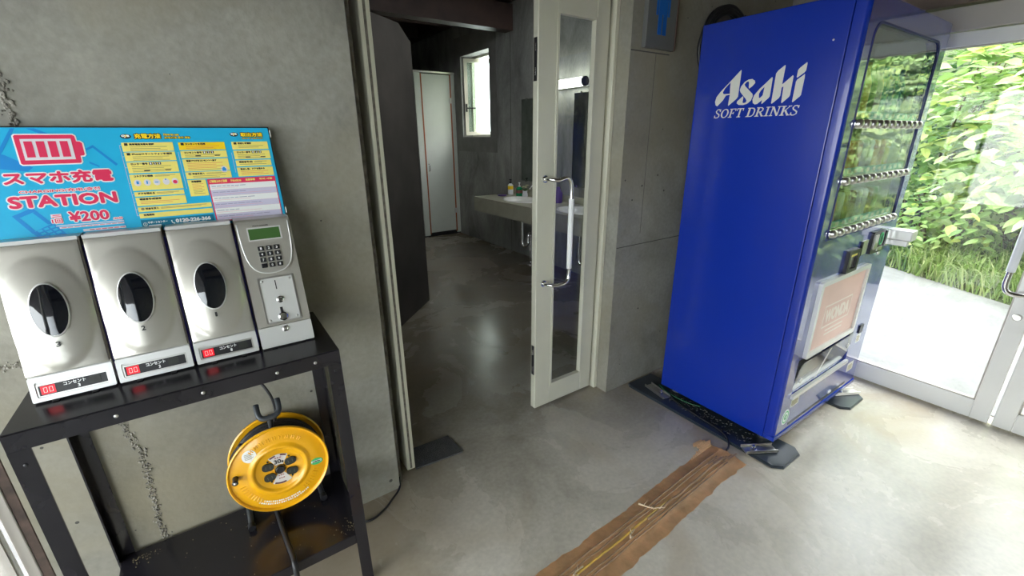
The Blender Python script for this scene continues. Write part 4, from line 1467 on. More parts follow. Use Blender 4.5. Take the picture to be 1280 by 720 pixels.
# torn crumpled tape end
b = nb()
for i in range(9):
    u = L_ - 0.02 + r5.uniform(-0.03, 0.02)
    v = 0.080 + i * 0.005
    prism(b, [[(u - 0.04, v), (u + 0.02, v - 0.006), (u + 0.035, v + 0.004), (u - 0.025, v + 0.012)]], Mt, 0.001 + 0.0006 * i, 0.004 + 0.001 * r5.random() + 0.0006 * i)
for i in range(7):
    u = L_ - 0.06 - i * 0.018
    prism(b, [[(u, 0.076), (u + 0.02, 0.078), (u + 0.016, 0.100 + r5.uniform(0, .012) - i * 0.003), (u + 0.003, 0.098 - i * 0.003)]], Mt, 0.0008, 0.003)
obj('torn_end', b, M['tape'], cover)
b = nb()
for i in range(5):
    u = L_ - 0.05 - i * 0.025
    prism(b, [[(u, -0.03 + 0.01 * i), (u + 0.07, -0.034 + 0.01 * i), (u + 0.068, -0.028 + 0.01 * i), (u + 0.004, -0.024 + 0.01 * i)]], Mt, 0.012, 0.0138)
obj('creased_fold', b, M['tapedark'], cover)
for k, (u, v, ln, an, lab) in enumerate(((1.02, 0.018, 0.10, -55, 'pale twisted tape scrap lying across the middle of the brown floor tape'), (0.86, -0.012, 0.05, 30, 'small pale tape shred beside the yellow cable on the brown tape'), (0.60, 0.005, 0.06, 15, 'pale tape shred nearest the bottom edge of the photo on the brown tape'))):
    b = nb()
    c = Vector((u, v, 0.0172))
    d = Vector((math.cos(math.radians(an)), math.sin(math.radians(an)), 0))
    p = d.orthogonal().normalized()
    pts = [Mt @ (c + d * ln * (t - 0.5) + Vector((0, 0, 0.004 * math.sin(t * 7 + k))) + p * 0.006 * math.sin(t * 5)) for t in (0, .15, .3, .45, .6, .75, .9, 1)]
    tube(b, pts, [0.0045, 0.0036, 0.003, 0.0035, 0.0025, 0.003, 0.002, 0.001], 6)
    for j in range(3):
        q = c + d * ln * (j * 0.3 - 0.3)
        tube(b, [Mt @ q, Mt @ (q + p * 0.016 * (1 if j % 2 else -1) + d * 0.012 + Vector((0, 0, 0.003)))], [0.002, 0.0006], 5)
    tag(obj('tape_scrap', b, M['straw'], None, True), lab, 'scrap')

# ================================================================ VENDING MACHINE
VX0, VX1, VYB, VYS, VYF, VZ0, VZ1 = 1.921, 2.827, 1.314, 0.745, 0.700, 0.050, 1.836
vm = thing('vending_machine', 'tall blue drinks vending machine standing beside the glass doors', 'vending machine', ((VX0 + VX1) / 2, 1.0, 0.0))
b = nb()
box(b, (VX0, VYS + 0.002, VZ0), (VX0 + 0.02, VYB, VZ1), 0.003, 2)
box(b, (VX1 - 0.02, VYS + 0.002, VZ0), (VX1, VYB, VZ1), 0.003, 2)
box(b, (VX0 + 0.019, VYS + 0.002, VZ1 - 0.02), (VX1 - 0.019, VYB - 0.001, VZ1 - 0.0005))
box(b, (VX0 + 0.019, VYS + 0.002, VZ0 + 0.0005), (VX1 - 0.019, VYB - 0.001, VZ0 + 0.03))
box(b, (VX0 + 0.019, VYB - 0.02, VZ0 + 0.03), (VX1 - 0.019, VYB - 0.001, VZ1 - 0.02))
cab = obj('cabinet', b, M['blue'], vm)
# base strip under the door
b = nb()
box(b, (VX0, VYF - 0.004, VZ0), (VX1, VYS + 0.0015, 0.0755), 0.003, 1)
obj('base_strip', b, M['blue'], vm)
# door: rounded sides, window cut out
FX0, FX1 = 1.939, 2.812
Mv = frame((0, VYF, 0), X, Z)          # local u = x, v = z, n = -y
win = rrect(2.000, 0.982, 2.738, 1.756, 0.001)
win = [(2.000, 0.982), (2.738, 0.982)] + [(2.738 - 0.055 + 0.055 * math.cos(math.radians(a)), 1.756 - 0.055 + 0.055 * math.sin(math.radians(a))) for a in range(0, 91, 15)] + [(2.000 + 0.055 - 0.055 * math.sin(math.radians(a)), 1.756 - 0.055 + 0.055 * math.cos(math.radians(a))) for a in range(0, 91, 15)]
flap = rrect(2.012, 0.262, 2.606, 0.440, 0.004)
b = nb()
prism(b, [rrect(FX0, 0.078, FX1, VZ1 - 0.002), win, flap], Mv, -(VYS - VYF) + 0.0005, 0.0)
door = obj('front_door', b, mat('blue_front_enamel', (0.020, 0.040, 0.30, 1), 0.18, coat=1.0), vm)
for xa, xb, s in ((VX0, FX0, 1), (VX1, FX1, -1)):
    b = nb()
    prof = [(xb, VYF)]
    for i in range(9):
        a = math.pi / 2 * i / 8
        prof.append((xb + (xa - xb) * math.sin(a), VYF + 0.016 - 0.016 * math.cos(a)))
    prof += [(xa, VYS + 0.0005 - 0.002), (xb, VYS - 0.0015)]
    prism(b, [prof], frame((0, 0, 0), X, Y), 0.078, VZ1 - 0.002)
    obj('door_edge', b, M['blue'], vm, 30)
# display cavity
b = nb()
box(b, (1.99, 0.94, 0.96), (2.75, 0.945, 1.78))
box(b, (1.99, VYS + 0.004, 0.955), (1.994, 0.94, 1.78))
box(b, (2.746, VYS + 0.004, 0.955), (2.75, 0.94, 1.78))
box(b, (1.99, VYS + 0.004, 1.776), (2.75, 0.94, 1.78))
obj('display_box', b, M['display'], vm)
b = nb()
prism(b, [win], Mv, -0.007, -0.003)
obj('display_window', b, M['acrylic'], vm)
b = nb()
inner = [(2.369 + (x - 2.369) * 0.982, 1.369 + (z - 1.369) * 0.982) for x, z in win]
prism(b, [win, inner], Mv, -0.002, 0.0025)
obj('window_gasket', b, M['bluedark'], vm)
ROWS = [(1.405, 1.437, 'upper', 0.26), (1.198, 1.230, 'middle', 0.155), (0.992, 1.024, 'lower', 0.155)]
NB = 11
bmesh_btn = None
for z0, z1, rn_, hh in ROWS:
    b = nb()
    prism(b, [rrect(2.003, z0, 2.735, z1, 0.012)], Mv, -0.003, 0.006)
    rail = obj('button_rail', b, M['chrome'], vm)
    for i in range(NB):
        u = 2.035 + i * (0.667 / (NB - 1))
        if bmesh_btn is None:
            b = nb()
            lathe(b, [(0.0165, 0), (0.0165, 0.004), (0.0145, 0.010), (0.009, 0.0145), (0, 0.016)], frame((u, VYF - 0.006, (z0 + z1) / 2), X, Z), 14)
            # stored about its own centre so the mesh can be shared
            for v in b.verts:
                v.co -= Vector((u, VYF - 0.006, (z0 + z1) / 2)) - vm.location
            o = obj('drink_button', b, M['brushed'], rail, True)
            bmesh_btn = o.data
            o.location = Vector((u, VYF - 0.006, (z0 + z1) / 2)) - vm.location
        else:
            o = bpy.data.objects.new('drink_button', bmesh_btn)
            C.objects.link(o)
            o.parent = rail
            o.location = Vector((u, VYF - 0.006, (z0 + z1) / 2)) - vm.location
    b = nb()
    prism(b, [rrect(2.003, z1 + 0.002, 2.700, z1 + 0.030)], Mv, -0.013, -0.009)
    obj('price_strip', b, M['teal'], vm)
    b = nb()
    for i in range(NB):
        u = 2.035 + i * (0.63 / (NB - 1))
        prism(b, [rrect(u - 0.018, z1 + 0.008, u + 0.012, z1 + 0.024)], Mv, -0.0095, -0.0085)
    obj('price_label', b, M['whiteprint'], vm)
    b = nb()
    box(b, (1.995, 0.76, z1 - 0.012), (2.745, 0.94, z1 - 0.006))
    obj('display_shelf', b, M['display'], vm)
# front fittings
b = nb()
prism(b, [rrect(2.255, 0.792, 2.372, 0.902, 0.006), rrect(2.275, 0.815, 2.352, 0.885, 0.003)], Mv, -0.002, 0.014)
bill = obj('bill_slot_bezel', b, M['blackplastic'], vm)
b = nb()
prism(b, [rrect(2.275, 0.815, 2.352, 0.885, 0.003)], Mv, -0.006, 0.002)
obj('bill_tray', b, M['brushed'], bill)
b = nb()
prism(b, [rrect(2.275, 0.872, 2.352, 0.885)], Mv, 0.002, 0.010)
obj('bill_lip', b, M['signyellow'], bill)
b = nb()
prism(b, [rrect(2.398, 0.858, 2.478, 0.925, 0.004)], Mv, -0.002, 0.003)
obj('price_display', b, M['brushed'], vm)
b = nb()
prism(b, [rrect(2.398, 0.858, 2.406, 0.925)], Mv, -0.002, 0.008)
obj('display_edge', b, M['blackplastic'], vm)
b = nb()
prism(b, [rrect(2.500, 0.850, 2.640, 0.955, 0.006)], Mv, -0.002, 0.012)
cp = obj('coin_panel', b, M['blackplastic'], vm)
b = nb()
prism(b, [oval(2.600, 0.915, 0.022, 0.030, 24), oval(2.600, 0.915, 0.016, 0.024, 24)], Mv, 0.012, 0.015)
obj('coin_ring', b, M['greensticker'], cp)
b = nb()
prism(b, [rrect(2.520, 0.870, 2.560, 0.940, 0.004)], Mv, 0.012, 0.016)
prism(b, [rrect(2.570, 0.858, 2.630, 0.875, 0.002)], Mv, 0.012, 0.016)
obj('coin_lever', b, M['brushed'], cp)
b = nb()
prism(b, [rrect(2.650, 0.872, 2.690, 0.950, 0.004)], Mv, -0.002, 0.020)
obj('card_plate', b, M['chrome'], vm)
b = nb()
box(b, (2.700, 0.600, 0.898), (2.775, 0.702, 0.948), 0.006, 2)
box(b, (2.706, 0.612, 0.872), (2.735, 0.702, 0.898), 0.003, 1)
obj('payment_reader', b, M['silver2'], vm)
b = nb()
lathe(b, [(0.011, 0), (0.010, 0.004), (0.005, 0.006), (0, 0.006)], frame((2.655, VYF, 0.835), X, Z), 16)
obj('door_lock', b, M['brushed'], vm, 40)
# poster in its frame
b = nb()
prism(b, [rrect(2.036, 0.444, 2.556, 0.800, 0.010), rrect(2.056, 0.468, 2.536, 0.780, 0.004)], Mv, -0.002, 0.016)
pf = obj('poster_frame', b, M['silver2'], vm)
b = nb()
prism(b, [rrect(2.056, 0.468, 2.536, 0.780, 0.004)], Mv, -0.001, 0.006)
obj('poster_sheet', b, M['pink'], pf)
b = nb()
prism(b, [rrect(2.150, 0.560, 2.440, 0.668), rrect(2.156, 0.566, 2.434, 0.662)], Mv, 0.006, 0.0066)
obj('poster_border', b, M['poster'], pf)
lettering('poster_lettering', 'WONDA', (2.172, 0.585, 2.418, 0.643), Mv, 0.0068, M['poster'], pf, 0.004)
b = nb()
for i in range(2):
    flat(b, rrect(2.20, 0.535 - i * 0.02, 2.39, 0.543 - i * 0.02), Mv, 0.0066)
obj('poster_print', b, M['poster'], pf)
# pick-up port with clear lid
b = nb()
box(b, (2.010, VYS + 0.01, 0.255), (2.610, 0.86, 0.262))
box(b, (2.010, 0.853, 0.262), (2.610, 0.86, 0.445))
obj('pickup_tray', b, M['brushed'], vm)
b = nb()
Ml = frame((0, VYF + 0.010, 0.262), X, (0, -0.16, 1))
prism(b, [rrect(2.018, 0.0, 2.600, 0.172, 0.018)], Ml, -0.003, 0.001)
lid = obj('pickup_lid', b, M['clearlid'], vm)
b = nb()
for u in (2.075, 2.555):
    prism(b, [oval(u, 0.06 if u < 2.3 else 0.10, 0.010, 0.013, 14)], Ml, 0.001, 0.006)
obj('lid_stud', b, M['silver2'], lid)
b = nb()
for du in (0.0, 0.014):
    flat(b, [(2.255 + du, 0.01), (2.263 + du, 0.01), (2.303 + du, 0.165), (2.295 + du, 0.165)], Ml, 0.0015)
obj('lid_mark', b, M['whiteprint'], lid)
b = nb()
prism(b, [rrect(2.008, 0.246, 2.612, 0.264, 0.003)], Mv, -0.002, 0.012)
obj('port_sill', b, M['silver2'], vm)
b = nb()
prism(b, [[(2.560, 0.440), (2.612, 0.440), (2.612, 0.352), (2.600, 0.35)]], Mv, -0.004, 0.002)
obj('port_side', b, M['blackplastic'], vm)
for nm, u0, v0, u1, v1, m in (('sticker', 2.680, 0.335, 2.735, 0.385, 'whiteprint'), ('sticker', 2.665, 0.165, 2.745, 0.215, 'logo'), ('sticker', 2.030, 0.190, 2.110, 0.236, 'logo')):
    b = nb()
    prism(b, [rrect(u0, v0, u1, v1, 0.004)], Mv, -0.001, 0.0008)
    s_ = obj(nm, b, M[m], vm)
    b = nb()
    for k in range(4):
        flat(b, rrect(u0 + 0.008, v0 + 0.008 + k * (v1 - v0 - 0.016) / 4, u1 - 0.008 - 0.01 * (k % 2), v0 + 0.008 + k * (v1 - v0 - 0.016) / 4 + 0.004), Mv, 0.0014)
    obj('sticker_print', b, M['textgrey'], s_)
b = nb()
prism(b, [rrect(2.683, 0.392, 2.728, 0.438, 0.004)], Mv, -0.001, 0.006)
obj('return_cup', b, M['blackplastic'], vm)
b = nb()
prism(b, [oval(2.004, 0.152, 0.034, 0.040, 32)], Mv, -0.0005, 0.0008)
es_ = obj('round_sticker', b, M['whiteprint'], vm)
b = nb()
prism(b, [oval(2.004, 0.152, 0.027, 0.032, 32), oval(2.004, 0.152, 0.022, 0.0265, 32)], Mv, 0.0008, 0.0012)
obj('sticker_ring', b, M['greensticker'], es_)
b = nb()
prism(b, [oval(2.004, 0.152, 0.012, 0.015, 20), oval(2.004, 0.152, 0.007, 0.009, 20)], Mv, 0.0008, 0.0012)
flat(b, rrect(2.000, 0.138, 2.004, 0.166), Mv, 0.0012)
obj('sticker_emblem', b, M['greensticker'], es_)
b = nb()
prism(b, [rrect(2.05, 0.090, 2.69, 0.104)], Mv, -0.0005, 0.001)
obj('vent_slot', b, M['blackplastic'], vm)
b = nb()
prism(b, [rrect(2.47, 0.106, 2.50, 0.118)], Mv, 0.0, 0.004)
obj('vent_clip', b, M['whiteprint'], vm)
# legs
for x in (VX0 + 0.07, VX1 - 0.09):
    for y in (VYF + 0.07, VYB - 0.06):
        b = nb()
        lathe(b, [(0.028, 0.0135), (0.028, 0.022), (0.012, 0.026), (0.012, 0.0505), (0, 0.0505)], frame((x, y, 0), X, Y), 16)
        obj('leveling_foot', b, M['brushed'], vm, 40)
# lettering on the blue side: outlines in metres from the back edge and above the cabinet foot
Ma = frame((VX0, 1.316, 0.05), (0, -1, 0), Z)
LOGO = {
 'A': ([(0.2033, 1.5892), (0.2057, 1.5864), (0.2065, 1.4877), (0.2006, 1.4789), (0.1691, 1.4537), (0.1674, 1.4586), (0.1691, 1.4976), (0.1516, 1.4959), (0.1408, 1.4771), (0.1264, 1.4628), (0.1176, 1.4545), (0.1091, 1.46), (0.1048, 1.4736), (0.1094, 1.4924), (0.1233, 1.5103), (0.1493, 1.5361), (0.1676, 1.5535)], [(0.1646, 1.5457), (0.1685, 1.5014), (0.1399, 1.5016), (0.1356, 1.5094), (0.1428, 1.5237)]),
 's': ([(0.2681, 1.5426), (0.2707, 1.5344), (0.2611, 1.523), (0.2488, 1.5151), (0.2464, 1.5224), (0.2455, 1.5367), (0.2421, 1.543), (0.2345, 1.5412), (0.2272, 1.533), (0.2312, 1.5255), (0.2661, 1.4943), (0.2692, 1.4852), (0.2645, 1.4694), (0.2508, 1.4576), (0.2335, 1.4532), (0.2149, 1.4549), (0.2046, 1.4621), (0.2063, 1.4694), (0.2276, 1.4881), (0.2306, 1.4824), (0.2296, 1.4643), (0.2329, 1.4612), (0.2421, 1.4618), (0.2461, 1.4688), (0.2416, 1.4763), (0.2149, 1.5034), (0.2105, 1.5128), (0.2133, 1.5252), (0.2264, 1.5419), (0.2409, 1.5494), (0.2563, 1.5504)], None),
 'a': ([(0.3348, 1.5499), (0.3376, 1.5463), (0.3383, 1.4804), (0.334, 1.4738), (0.3116, 1.4531), (0.3092, 1.4561), (0.3097, 1.4684), (0.2924, 1.4542), (0.283, 1.453), (0.2742, 1.4588), (0.2706, 1.4726), (0.2749, 1.4883), (0.2921, 1.5099), (0.313, 1.5289)], [(0.3115, 1.517), (0.3095, 1.4859), (0.3, 1.476), (0.2951, 1.4781), (0.2933, 1.4923), (0.2988, 1.5041)]),
 'h': ([(0.3764, 1.5875), (0.3788, 1.5839), (0.3776, 1.5198), (0.3823, 1.5227), (0.4116, 1.5485), (0.4145, 1.5453), (0.414, 1.4785), (0.4108, 1.4721), (0.3885, 1.4515), (0.3861, 1.4551), (0.3842, 1.5125), (0.378, 1.508), (0.3781, 1.4794), (0.3743, 1.4711), (0.3508, 1.4519), (0.3479, 1.4539), (0.3478, 1.561), (0.3542, 1.5703)], None),
 'i': ([(0.4537, 1.5483), (0.455, 1.5371), (0.4535, 1.4774), (0.4498, 1.4711), (0.4281, 1.4526), (0.4259, 1.4554), (0.4267, 1.5253), (0.4299, 1.5315)], None),
 'dot': ([(0.4531, 1.5879), (0.4554, 1.5845), (0.4552, 1.5609), (0.4502, 1.5535), (0.4286, 1.5381), (0.4264, 1.5409), (0.4269, 1.564), (0.4321, 1.5714)], None)}
for k, (o_, h_) in LOGO.items():
    b = nb()
    prism(b, [o_] + ([h_] if h_ else []), Ma, -0.0002, 0.0006)
    obj('brand_letter', b, M['logo'], cab)
# serif capitals built from strokes: unit cell 0..1, slanted
SER = {
 'S': [('c', [(0.80, 0.80), (0.74, 0.92), (0.52, 1.0), (0.28, 0.95), (0.16, 0.78), (0.28, 0.60), (0.55, 0.48), (0.78, 0.34), (0.80, 0.16), (0.62, 0.03), (0.36, 0.0), (0.16, 0.08), (0.10, 0.24)], .16), ('b', (0.78, 0.72, 0.86, 1.0)), ('b', (0.06, 0.0, 0.14, 0.30))],
 'O': [('o', (0.5, 0.5, 0.48, 0.52, 0.30, 0.44))],
 'F': [('b', (0.20, 0, 0.40, 1)), ('b', (0.05, 0, 0.56, 0.07)), ('b', (0.05, 0.93, 0.92, 1)), ('b', (0.84, 0.74, 0.92, 1)), ('b', (0.40, 0.47, 0.70, 0.54)), ('b', (0.63, 0.38, 0.70, 0.63))],
 'T': [('b', (0.40, 0, 0.60, 1)), ('b', (0.25, 0, 0.76, 0.07)), ('b', (0.04, 0.93, 0.96, 1)), ('b', (0.04, 0.74, 0.12, 1)), ('b', (0.88, 0.74, 0.96, 1))],
 'D': [('b', (0.14, 0, 0.34, 1)), ('b', (0.02, 0, 0.5, 0.07)), ('b', (0.02, 0.93, 0.5, 1)), ('c', [(0.45, 0.965), (0.68, 0.93), (0.83, 0.76), (0.87, 0.5), (0.83, 0.24), (0.68, 0.07), (0.45, 0.035)], .15)],
 'R': [('b', (0.14, 0, 0.34, 1)), ('b', (0.02, 0, 0.48, 0.07)), ('b', (0.02, 0.93, 0.5, 1)), ('c', [(0.40, 0.965), (0.62, 0.94), (0.76, 0.80), (0.74, 0.62), (0.58, 0.51), (0.34, 0.49)], .14), ('c', [(0.50, 0.50), (0.70, 0.22), (0.86, 0.03)], .18), ('b', (0.76, 0, 1.0, 0.07))],
 'I': [('b', (0.36, 0, 0.64, 1)), ('b', (0.12, 0, 0.88, 0.07)), ('b', (0.12, 0.93, 0.88, 1))],
 'N': [('b', (0.14, 0, 0.23, 1)), ('b', (0.02, 0, 0.36, 0.07)), ('b', (0.02, 0.93, 0.28, 1)), ('c', [(0.20, 0.98), (0.50, 0.50), (0.80, 0.02)], .17), ('b', (0.77, 0, 0.86, 1)), ('b', (0.66, 0.93, 0.98, 1))],
 'K': [('b', (0.14, 0, 0.34, 1)), ('b', (0.02, 0, 0.46, 0.07)), ('b', (0.02, 0.93, 0.46, 1)), ('c', [(0.34, 0.44), (0.60, 0.70), (0.82, 0.97)], .09), ('c', [(0.46, 0.56), (0.66, 0.26), (0.88, 0.02)], .18), ('b', (0.68, 0.93, 0.98, 1)), ('b', (0.72, 0, 1.02, 0.07))]}
def serif(bm, ch, u0, v0, w, h, Mx, z, slant=0.20):
    T = lambda x, y: (u0 + x * w + slant * y * h, v0 + y * h)
    for s in SER[ch]:
        z += 0.00005
        if s[0] == 'b':
            a = s[1]
            flat(bm, [T(a[0], a[1]), T(a[2], a[1]), T(a[2], a[3]), T(a[0], a[3])], Mx, z)
        elif s[0] == 'o':
            cx, cy, rx, ry, ix, iy = s[1]
            prism(bm, [[T(*p) for p in oval(cx, cy, rx, ry, 24)], [T(*p) for p in oval(cx, cy, ix, iy, 24)]], Mx, z - 0.0003, z)
        else:
            pts, t = s[1], s[2]
            n = len(pts)
            Lf, Rt = [], []
            for i, (x, y) in enumerate(pts):
                x0, y0 = pts[max(i - 1, 0)]
                x1, y1 = pts[min(i + 1, n - 1)]
                dx, dy = x1 - x0, y1 - y0
                q = math.hypot(dx, dy) or 1
                tt = t * (0.55 + 0.45 * abs(dy) / q) / 2
                Lf.append(T(x - dy / q * tt, y + dx / q * tt * 0.8))
                Rt.append(T(x + dy / q * tt, y - dx / q * tt * 0.8))
            for i in range(n - 1):
                flat(bm, [Rt[i], Rt[i + 1], Lf[i + 1], Lf[i]], Mx, z)
word = [('S', .0275), ('O', .034), ('F', .030), ('T', .030), (' ', .014), ('D', .035), ('R', .034), ('I', .020), ('N', .038), ('K', .036), ('S', .0285)]
tot = sum(w for _, w in word)
u = 0.1075
for ch, w in word:
    w = w * (0.3465 / tot)
    if ch != ' ':
        b = nb()
        serif(b, ch, u + 0.0011, 1.4066, w * 0.98, 0.0345, Ma, 0.0016)
        serif(b, ch, u, 1.4060, w * 0.98, 0.0345 if ch != 'S' else 0.0345, Ma, 0.0006)
        obj('print_letter', b, M['logo'], cab, fix=True)
    u += w
# small screw caps on the door side seam
b = nb()
for z in (1.70,):
    lathe(b, [(0.004, 0), (0.003, 0.002), (0, 0.0024)], frame((VX0, 0.79, z), (0, -1, 0), Z), 10)
obj('screw', b, M['brushed'], cab)

# sample drinks in the display
COL = [('orange', (0.75, 0.22, 0.03, 1)), ('yellow', (0.75, 0.55, 0.05, 1)), ('green', (0.08, 0.32, 0.08, 1)), ('white', (0.75, 0.75, 0.72, 1)), ('red', (0.55, 0.04, 0.04, 1)), ('blue', (0.04, 0.20, 0.55, 1)), ('brown', (0.20, 0.09, 0.04, 1)), ('teal', (0.03, 0.38, 0.42, 1)), ('silver', (0.55, 0.56, 0.58, 1))]
DM = {n: mat(n + '_drink_label', c, 0.3, coat=0.5) for n, c in COL}
ORD = ['first', 'second', 'third', 'fourth', 'fifth', 'sixth', 'seventh', 'eighth', 'ninth', 'tenth', 'eleventh']
seqs = dict(upper=['green', 'yellow', 'orange', 'green', 'yellow', 'green', 'white', 'teal', 'blue', 'teal', 'blue'],
            middle=['white', 'red', 'white', 'orange', 'orange', 'red', 'silver', 'white', 'orange', 'red', 'yellow'],
            lower=['yellow', 'green', 'white', 'red', 'white', 'brown', 'brown', 'silver', 'white', 'brown', 'green'])
def drink(h, can):
    b = nb()
    r = 0.026
    if can:
        lathe(b, [(0, 0), (r * 0.85, 0), (r, 0.006), (r, h - 0.012), (r * 0.82, h - 0.002), (r * 0.78, h), (0, h - 0.003)], Matrix.Identity(4), 16)
    else:
        lathe(b, [(0, 0), (r * 0.9, 0), (r, 0.006), (r, h * 0.28), (r * 0.93, h * 0.31), (r, h * 0.34), (r, h * 0.64), (r * 0.8, h * 0.74), (r * 0.45, h * 0.86), (r * 0.42, h * 0.90), (r * 0.52, h * 0.905), (r * 0.52, h), (0, h)], Matrix.Identity(4), 16)
    bmesh.ops.recalc_face_normals(b, faces=b.faces[:])
    me = bpy.data.meshes.new('sample_drink')
    b.to_mesh(me)
    b.free()
    for p in me.polygons:
        p.use_smooth = True
    return me
for z0, z1, rn_, hh in ROWS:
    H_ = {'upper': 0.225, 'middle': 0.135, 'lower': 0.125}[rn_]
    base = drink(H_, rn_ != 'upper')
    for i, cn in enumerate(seqs[rn_]):
        me = base.copy()
        me.materials.append(DM[cn])
        kindw = 'bottle' if rn_ == 'upper' else 'can'
        o = bpy.data.objects.new('sample_' + kindw, me)
        C.objects.link(o)
        o.location = (2.035 + i * 0.0667, 0.80, z1 - 0.0058)
        tag(o, '%s sample %s on the %s display shelf, %s from the left end' % (cn, kindw, rn_, ORD[i]), kindw, 'sample drinks on the %s display shelf' % rn_)

# rubber base boards under the machine
def pad(x0, x1, y0, y1, label):
    t = thing('base_board', label, 'base board', ((x0 + x1) / 2, (y0 + y1) / 2, 0), 'black base boards under the vending machine')
    c = 0.035
    b = nb()
    pl_ = [(x0 + c, y0), (x1 - c, y0), (x1, y0 + c), (x1, y1), (x0 + 0.015, y1), (x0, y1 - 0.02), (x0, y0 + c)]
    prism(b, [pl_], frame((0, 0, 0), X, Y), 0.0, 0.008)
    obj('board', b, M['pad_'], t)
    b = nb()
    q = [(x0 + c + .002, y0 + .004), (x1 - c - .002, y0 + .004), (x1 - .004, y0 + c + .002), (x1 - .004, y1 - .004), (x0 + 0.017, y1 - .004), (x0 + .004, y1 - 0.022), (x0 + .004, y0 + c + .002)]
    prism(b, [q], frame((0, 0, 0), X, Y), 0.008, 0.012)
    obj('rubber_top', b, M['pad_'], t)
    return t
pl1 = pad(1.815, 2.030, 0.606, 1.468, 'long black base board under the left side of the vending machine')
pl2 = pad(2.560, 2.795, 0.618, 1.468, 'black base board under the right side of the vending machine, next to the glass door')
for t, xx, yy, ang in ((pl1, 1.890, 1.31, 80), (pl1, 1.872, 0.728, -31), (pl2, 2.735, 0.70, -28)):
    w = Matrix.Translation((xx, yy, 0.012)) @ Matrix.Rotation(math.radians(ang - 90), 4, 'Z')
    b = nb()
    box(b, (-0.026, -0.075, 0.0), (0.026, 0.075, 0.006), 0.002, 1, w)
    box(b, (-0.026, -0.075, 0.006), (-0.022, 0.075, 0.016), 0.001, 1, w)
    box(b, (0.022, -0.075, 0.006), (0.026, 0.075, 0.016), 0.001, 1, w)
    br = obj('fixing_bracket', b, M['brushed'], t)
    b = nb()
    lathe(b, [(0.013, 0.006), (0.013, 0.012), (0.007, 0.014), (0.007, 0.024), (0, 0.025)], w @ Matrix.Translation((0, -0.028, 0)), 6)
    obj('bracket_bolt', b, M['chrome'], br)
b = nb()
for k in range(160):
    x, y = r5.uniform(1.86, 1.96), r5.uniform(0.78, 1.26)
    s = r5.uniform(0.001, 0.004)
    box(b, (x - s, y - s, 0.012), (x + s, y + s, 0.012 + s))
dd = obj('dust_crumbs', b, M['dust'], pl1)
dd['kind'] = 'stuff'
b = nb()
tube(b, [(1.99, 1.28, 0.030), (1.90, 1.22, 0.018), (1.868, 1.05, 0.017), (1.855, 0.92, 0.017), (1.830, 0.86, 0.016), (1.79, 0.825, 0.010), (1.755, 0.815, 0.006)], 0.0045, 8, 6)
tag(obj('power_cord', b, M['cordblack'], None, True), 'black power cord on the base board leading from machine to floor tape', 'cord')
b = nb()
tube(b, [(1.93, 1.33, 0.034), (1.915, 1.25, 0.024), (1.925, 1.15, 0.018), (1.95, 1.08, 0.018)], 0.003, 8, 5)
tag(obj('earth_wire', b, mat('green_wire', (0.01, 0.10, 0.04, 1), 0.5), None, True), 'thin green earth wire on the base board below the blue side panel', 'wire')

# black coil behind the top of the machine
cc = Vector((2.31, 1.44, 1.79))
coil = thing('cable_coil', 'black bundled cable loop against the wall behind the vending machine top', 'cable', cc - Vector((0, 0, 0.22)))
b = nb()
for k in range(6):
    rr_ = 0.165 + 0.013 * (k % 3)
    pts = [(cc.x + rr_ * 1.05 * math.cos(2 * math.pi * i / 40), 1.435 + 0.014 * (k // 3) + 0.003 * math.sin(i), cc.z + rr_ * math.sin(2 * math.pi * i / 40)) for i in range(40)]
    tube(b, pts, 0.0105, 8, 0, True)
obj('cable_turns', b, M['cordblack'], coil, True)
b = nb()
tube(b, [(2.42, 1.43, 1.955), (2.445, 1.425, 1.90), (2.45, 1.425, 1.75)], 0.010, 8, 4)
tube(b, [(2.43, 1.42, 1.95), (2.475, 1.42, 1.90), (2.50, 1.42, 1.80)], 0.005, 8, 4)
obj('cable_tail', b, M['cordblack'], coil, True)

# washroom sign on the pier
sg = thing('restroom_sign', 'grey wall sign with a blue man pictogram above the concrete pier', 'sign', (1.83, 1.47, 1.76))
b = nb()
box(b, (1.728, 1.462, 1.758), (1.928, 1.4858, 2.10), 0.002)
obj('sign_plate', b, M['signplate'], sg)
b = nb()
box(b, (1.928, 1.460, 1.758), (1.938, 1.4858, 2.10), 0.001)
obj('sign_edge', b, M['signplateedge'], sg)
Mg = frame((1.829, 1.4615, 1.758), X, Z)
b = nb()
man = [(-0.038, 0.215), (0.038, 0.215), (0.046, 0.207), (0.046, 0.130), (0.033, 0.130), (0.033, 0.185), (0.029, 0.185), (0.029, 0.055), (0.004, 0.055), (0.004, 0.135), (-0.004, 0.135), (-0.004, 0.055), (-0.029, 0.055), (-0.029, 0.185), (-0.033, 0.185), (-0.033, 0.130), (-0.046, 0.130), (-0.046, 0.207)]
prism(b, [man], Mg, 0, 0.0012)
prism(b, [oval(0, 0.246, 0.021, 0.023, 24)], Mg, 0, 0.0012)
obj('man_pictogram', b, M['manblue'], sg)

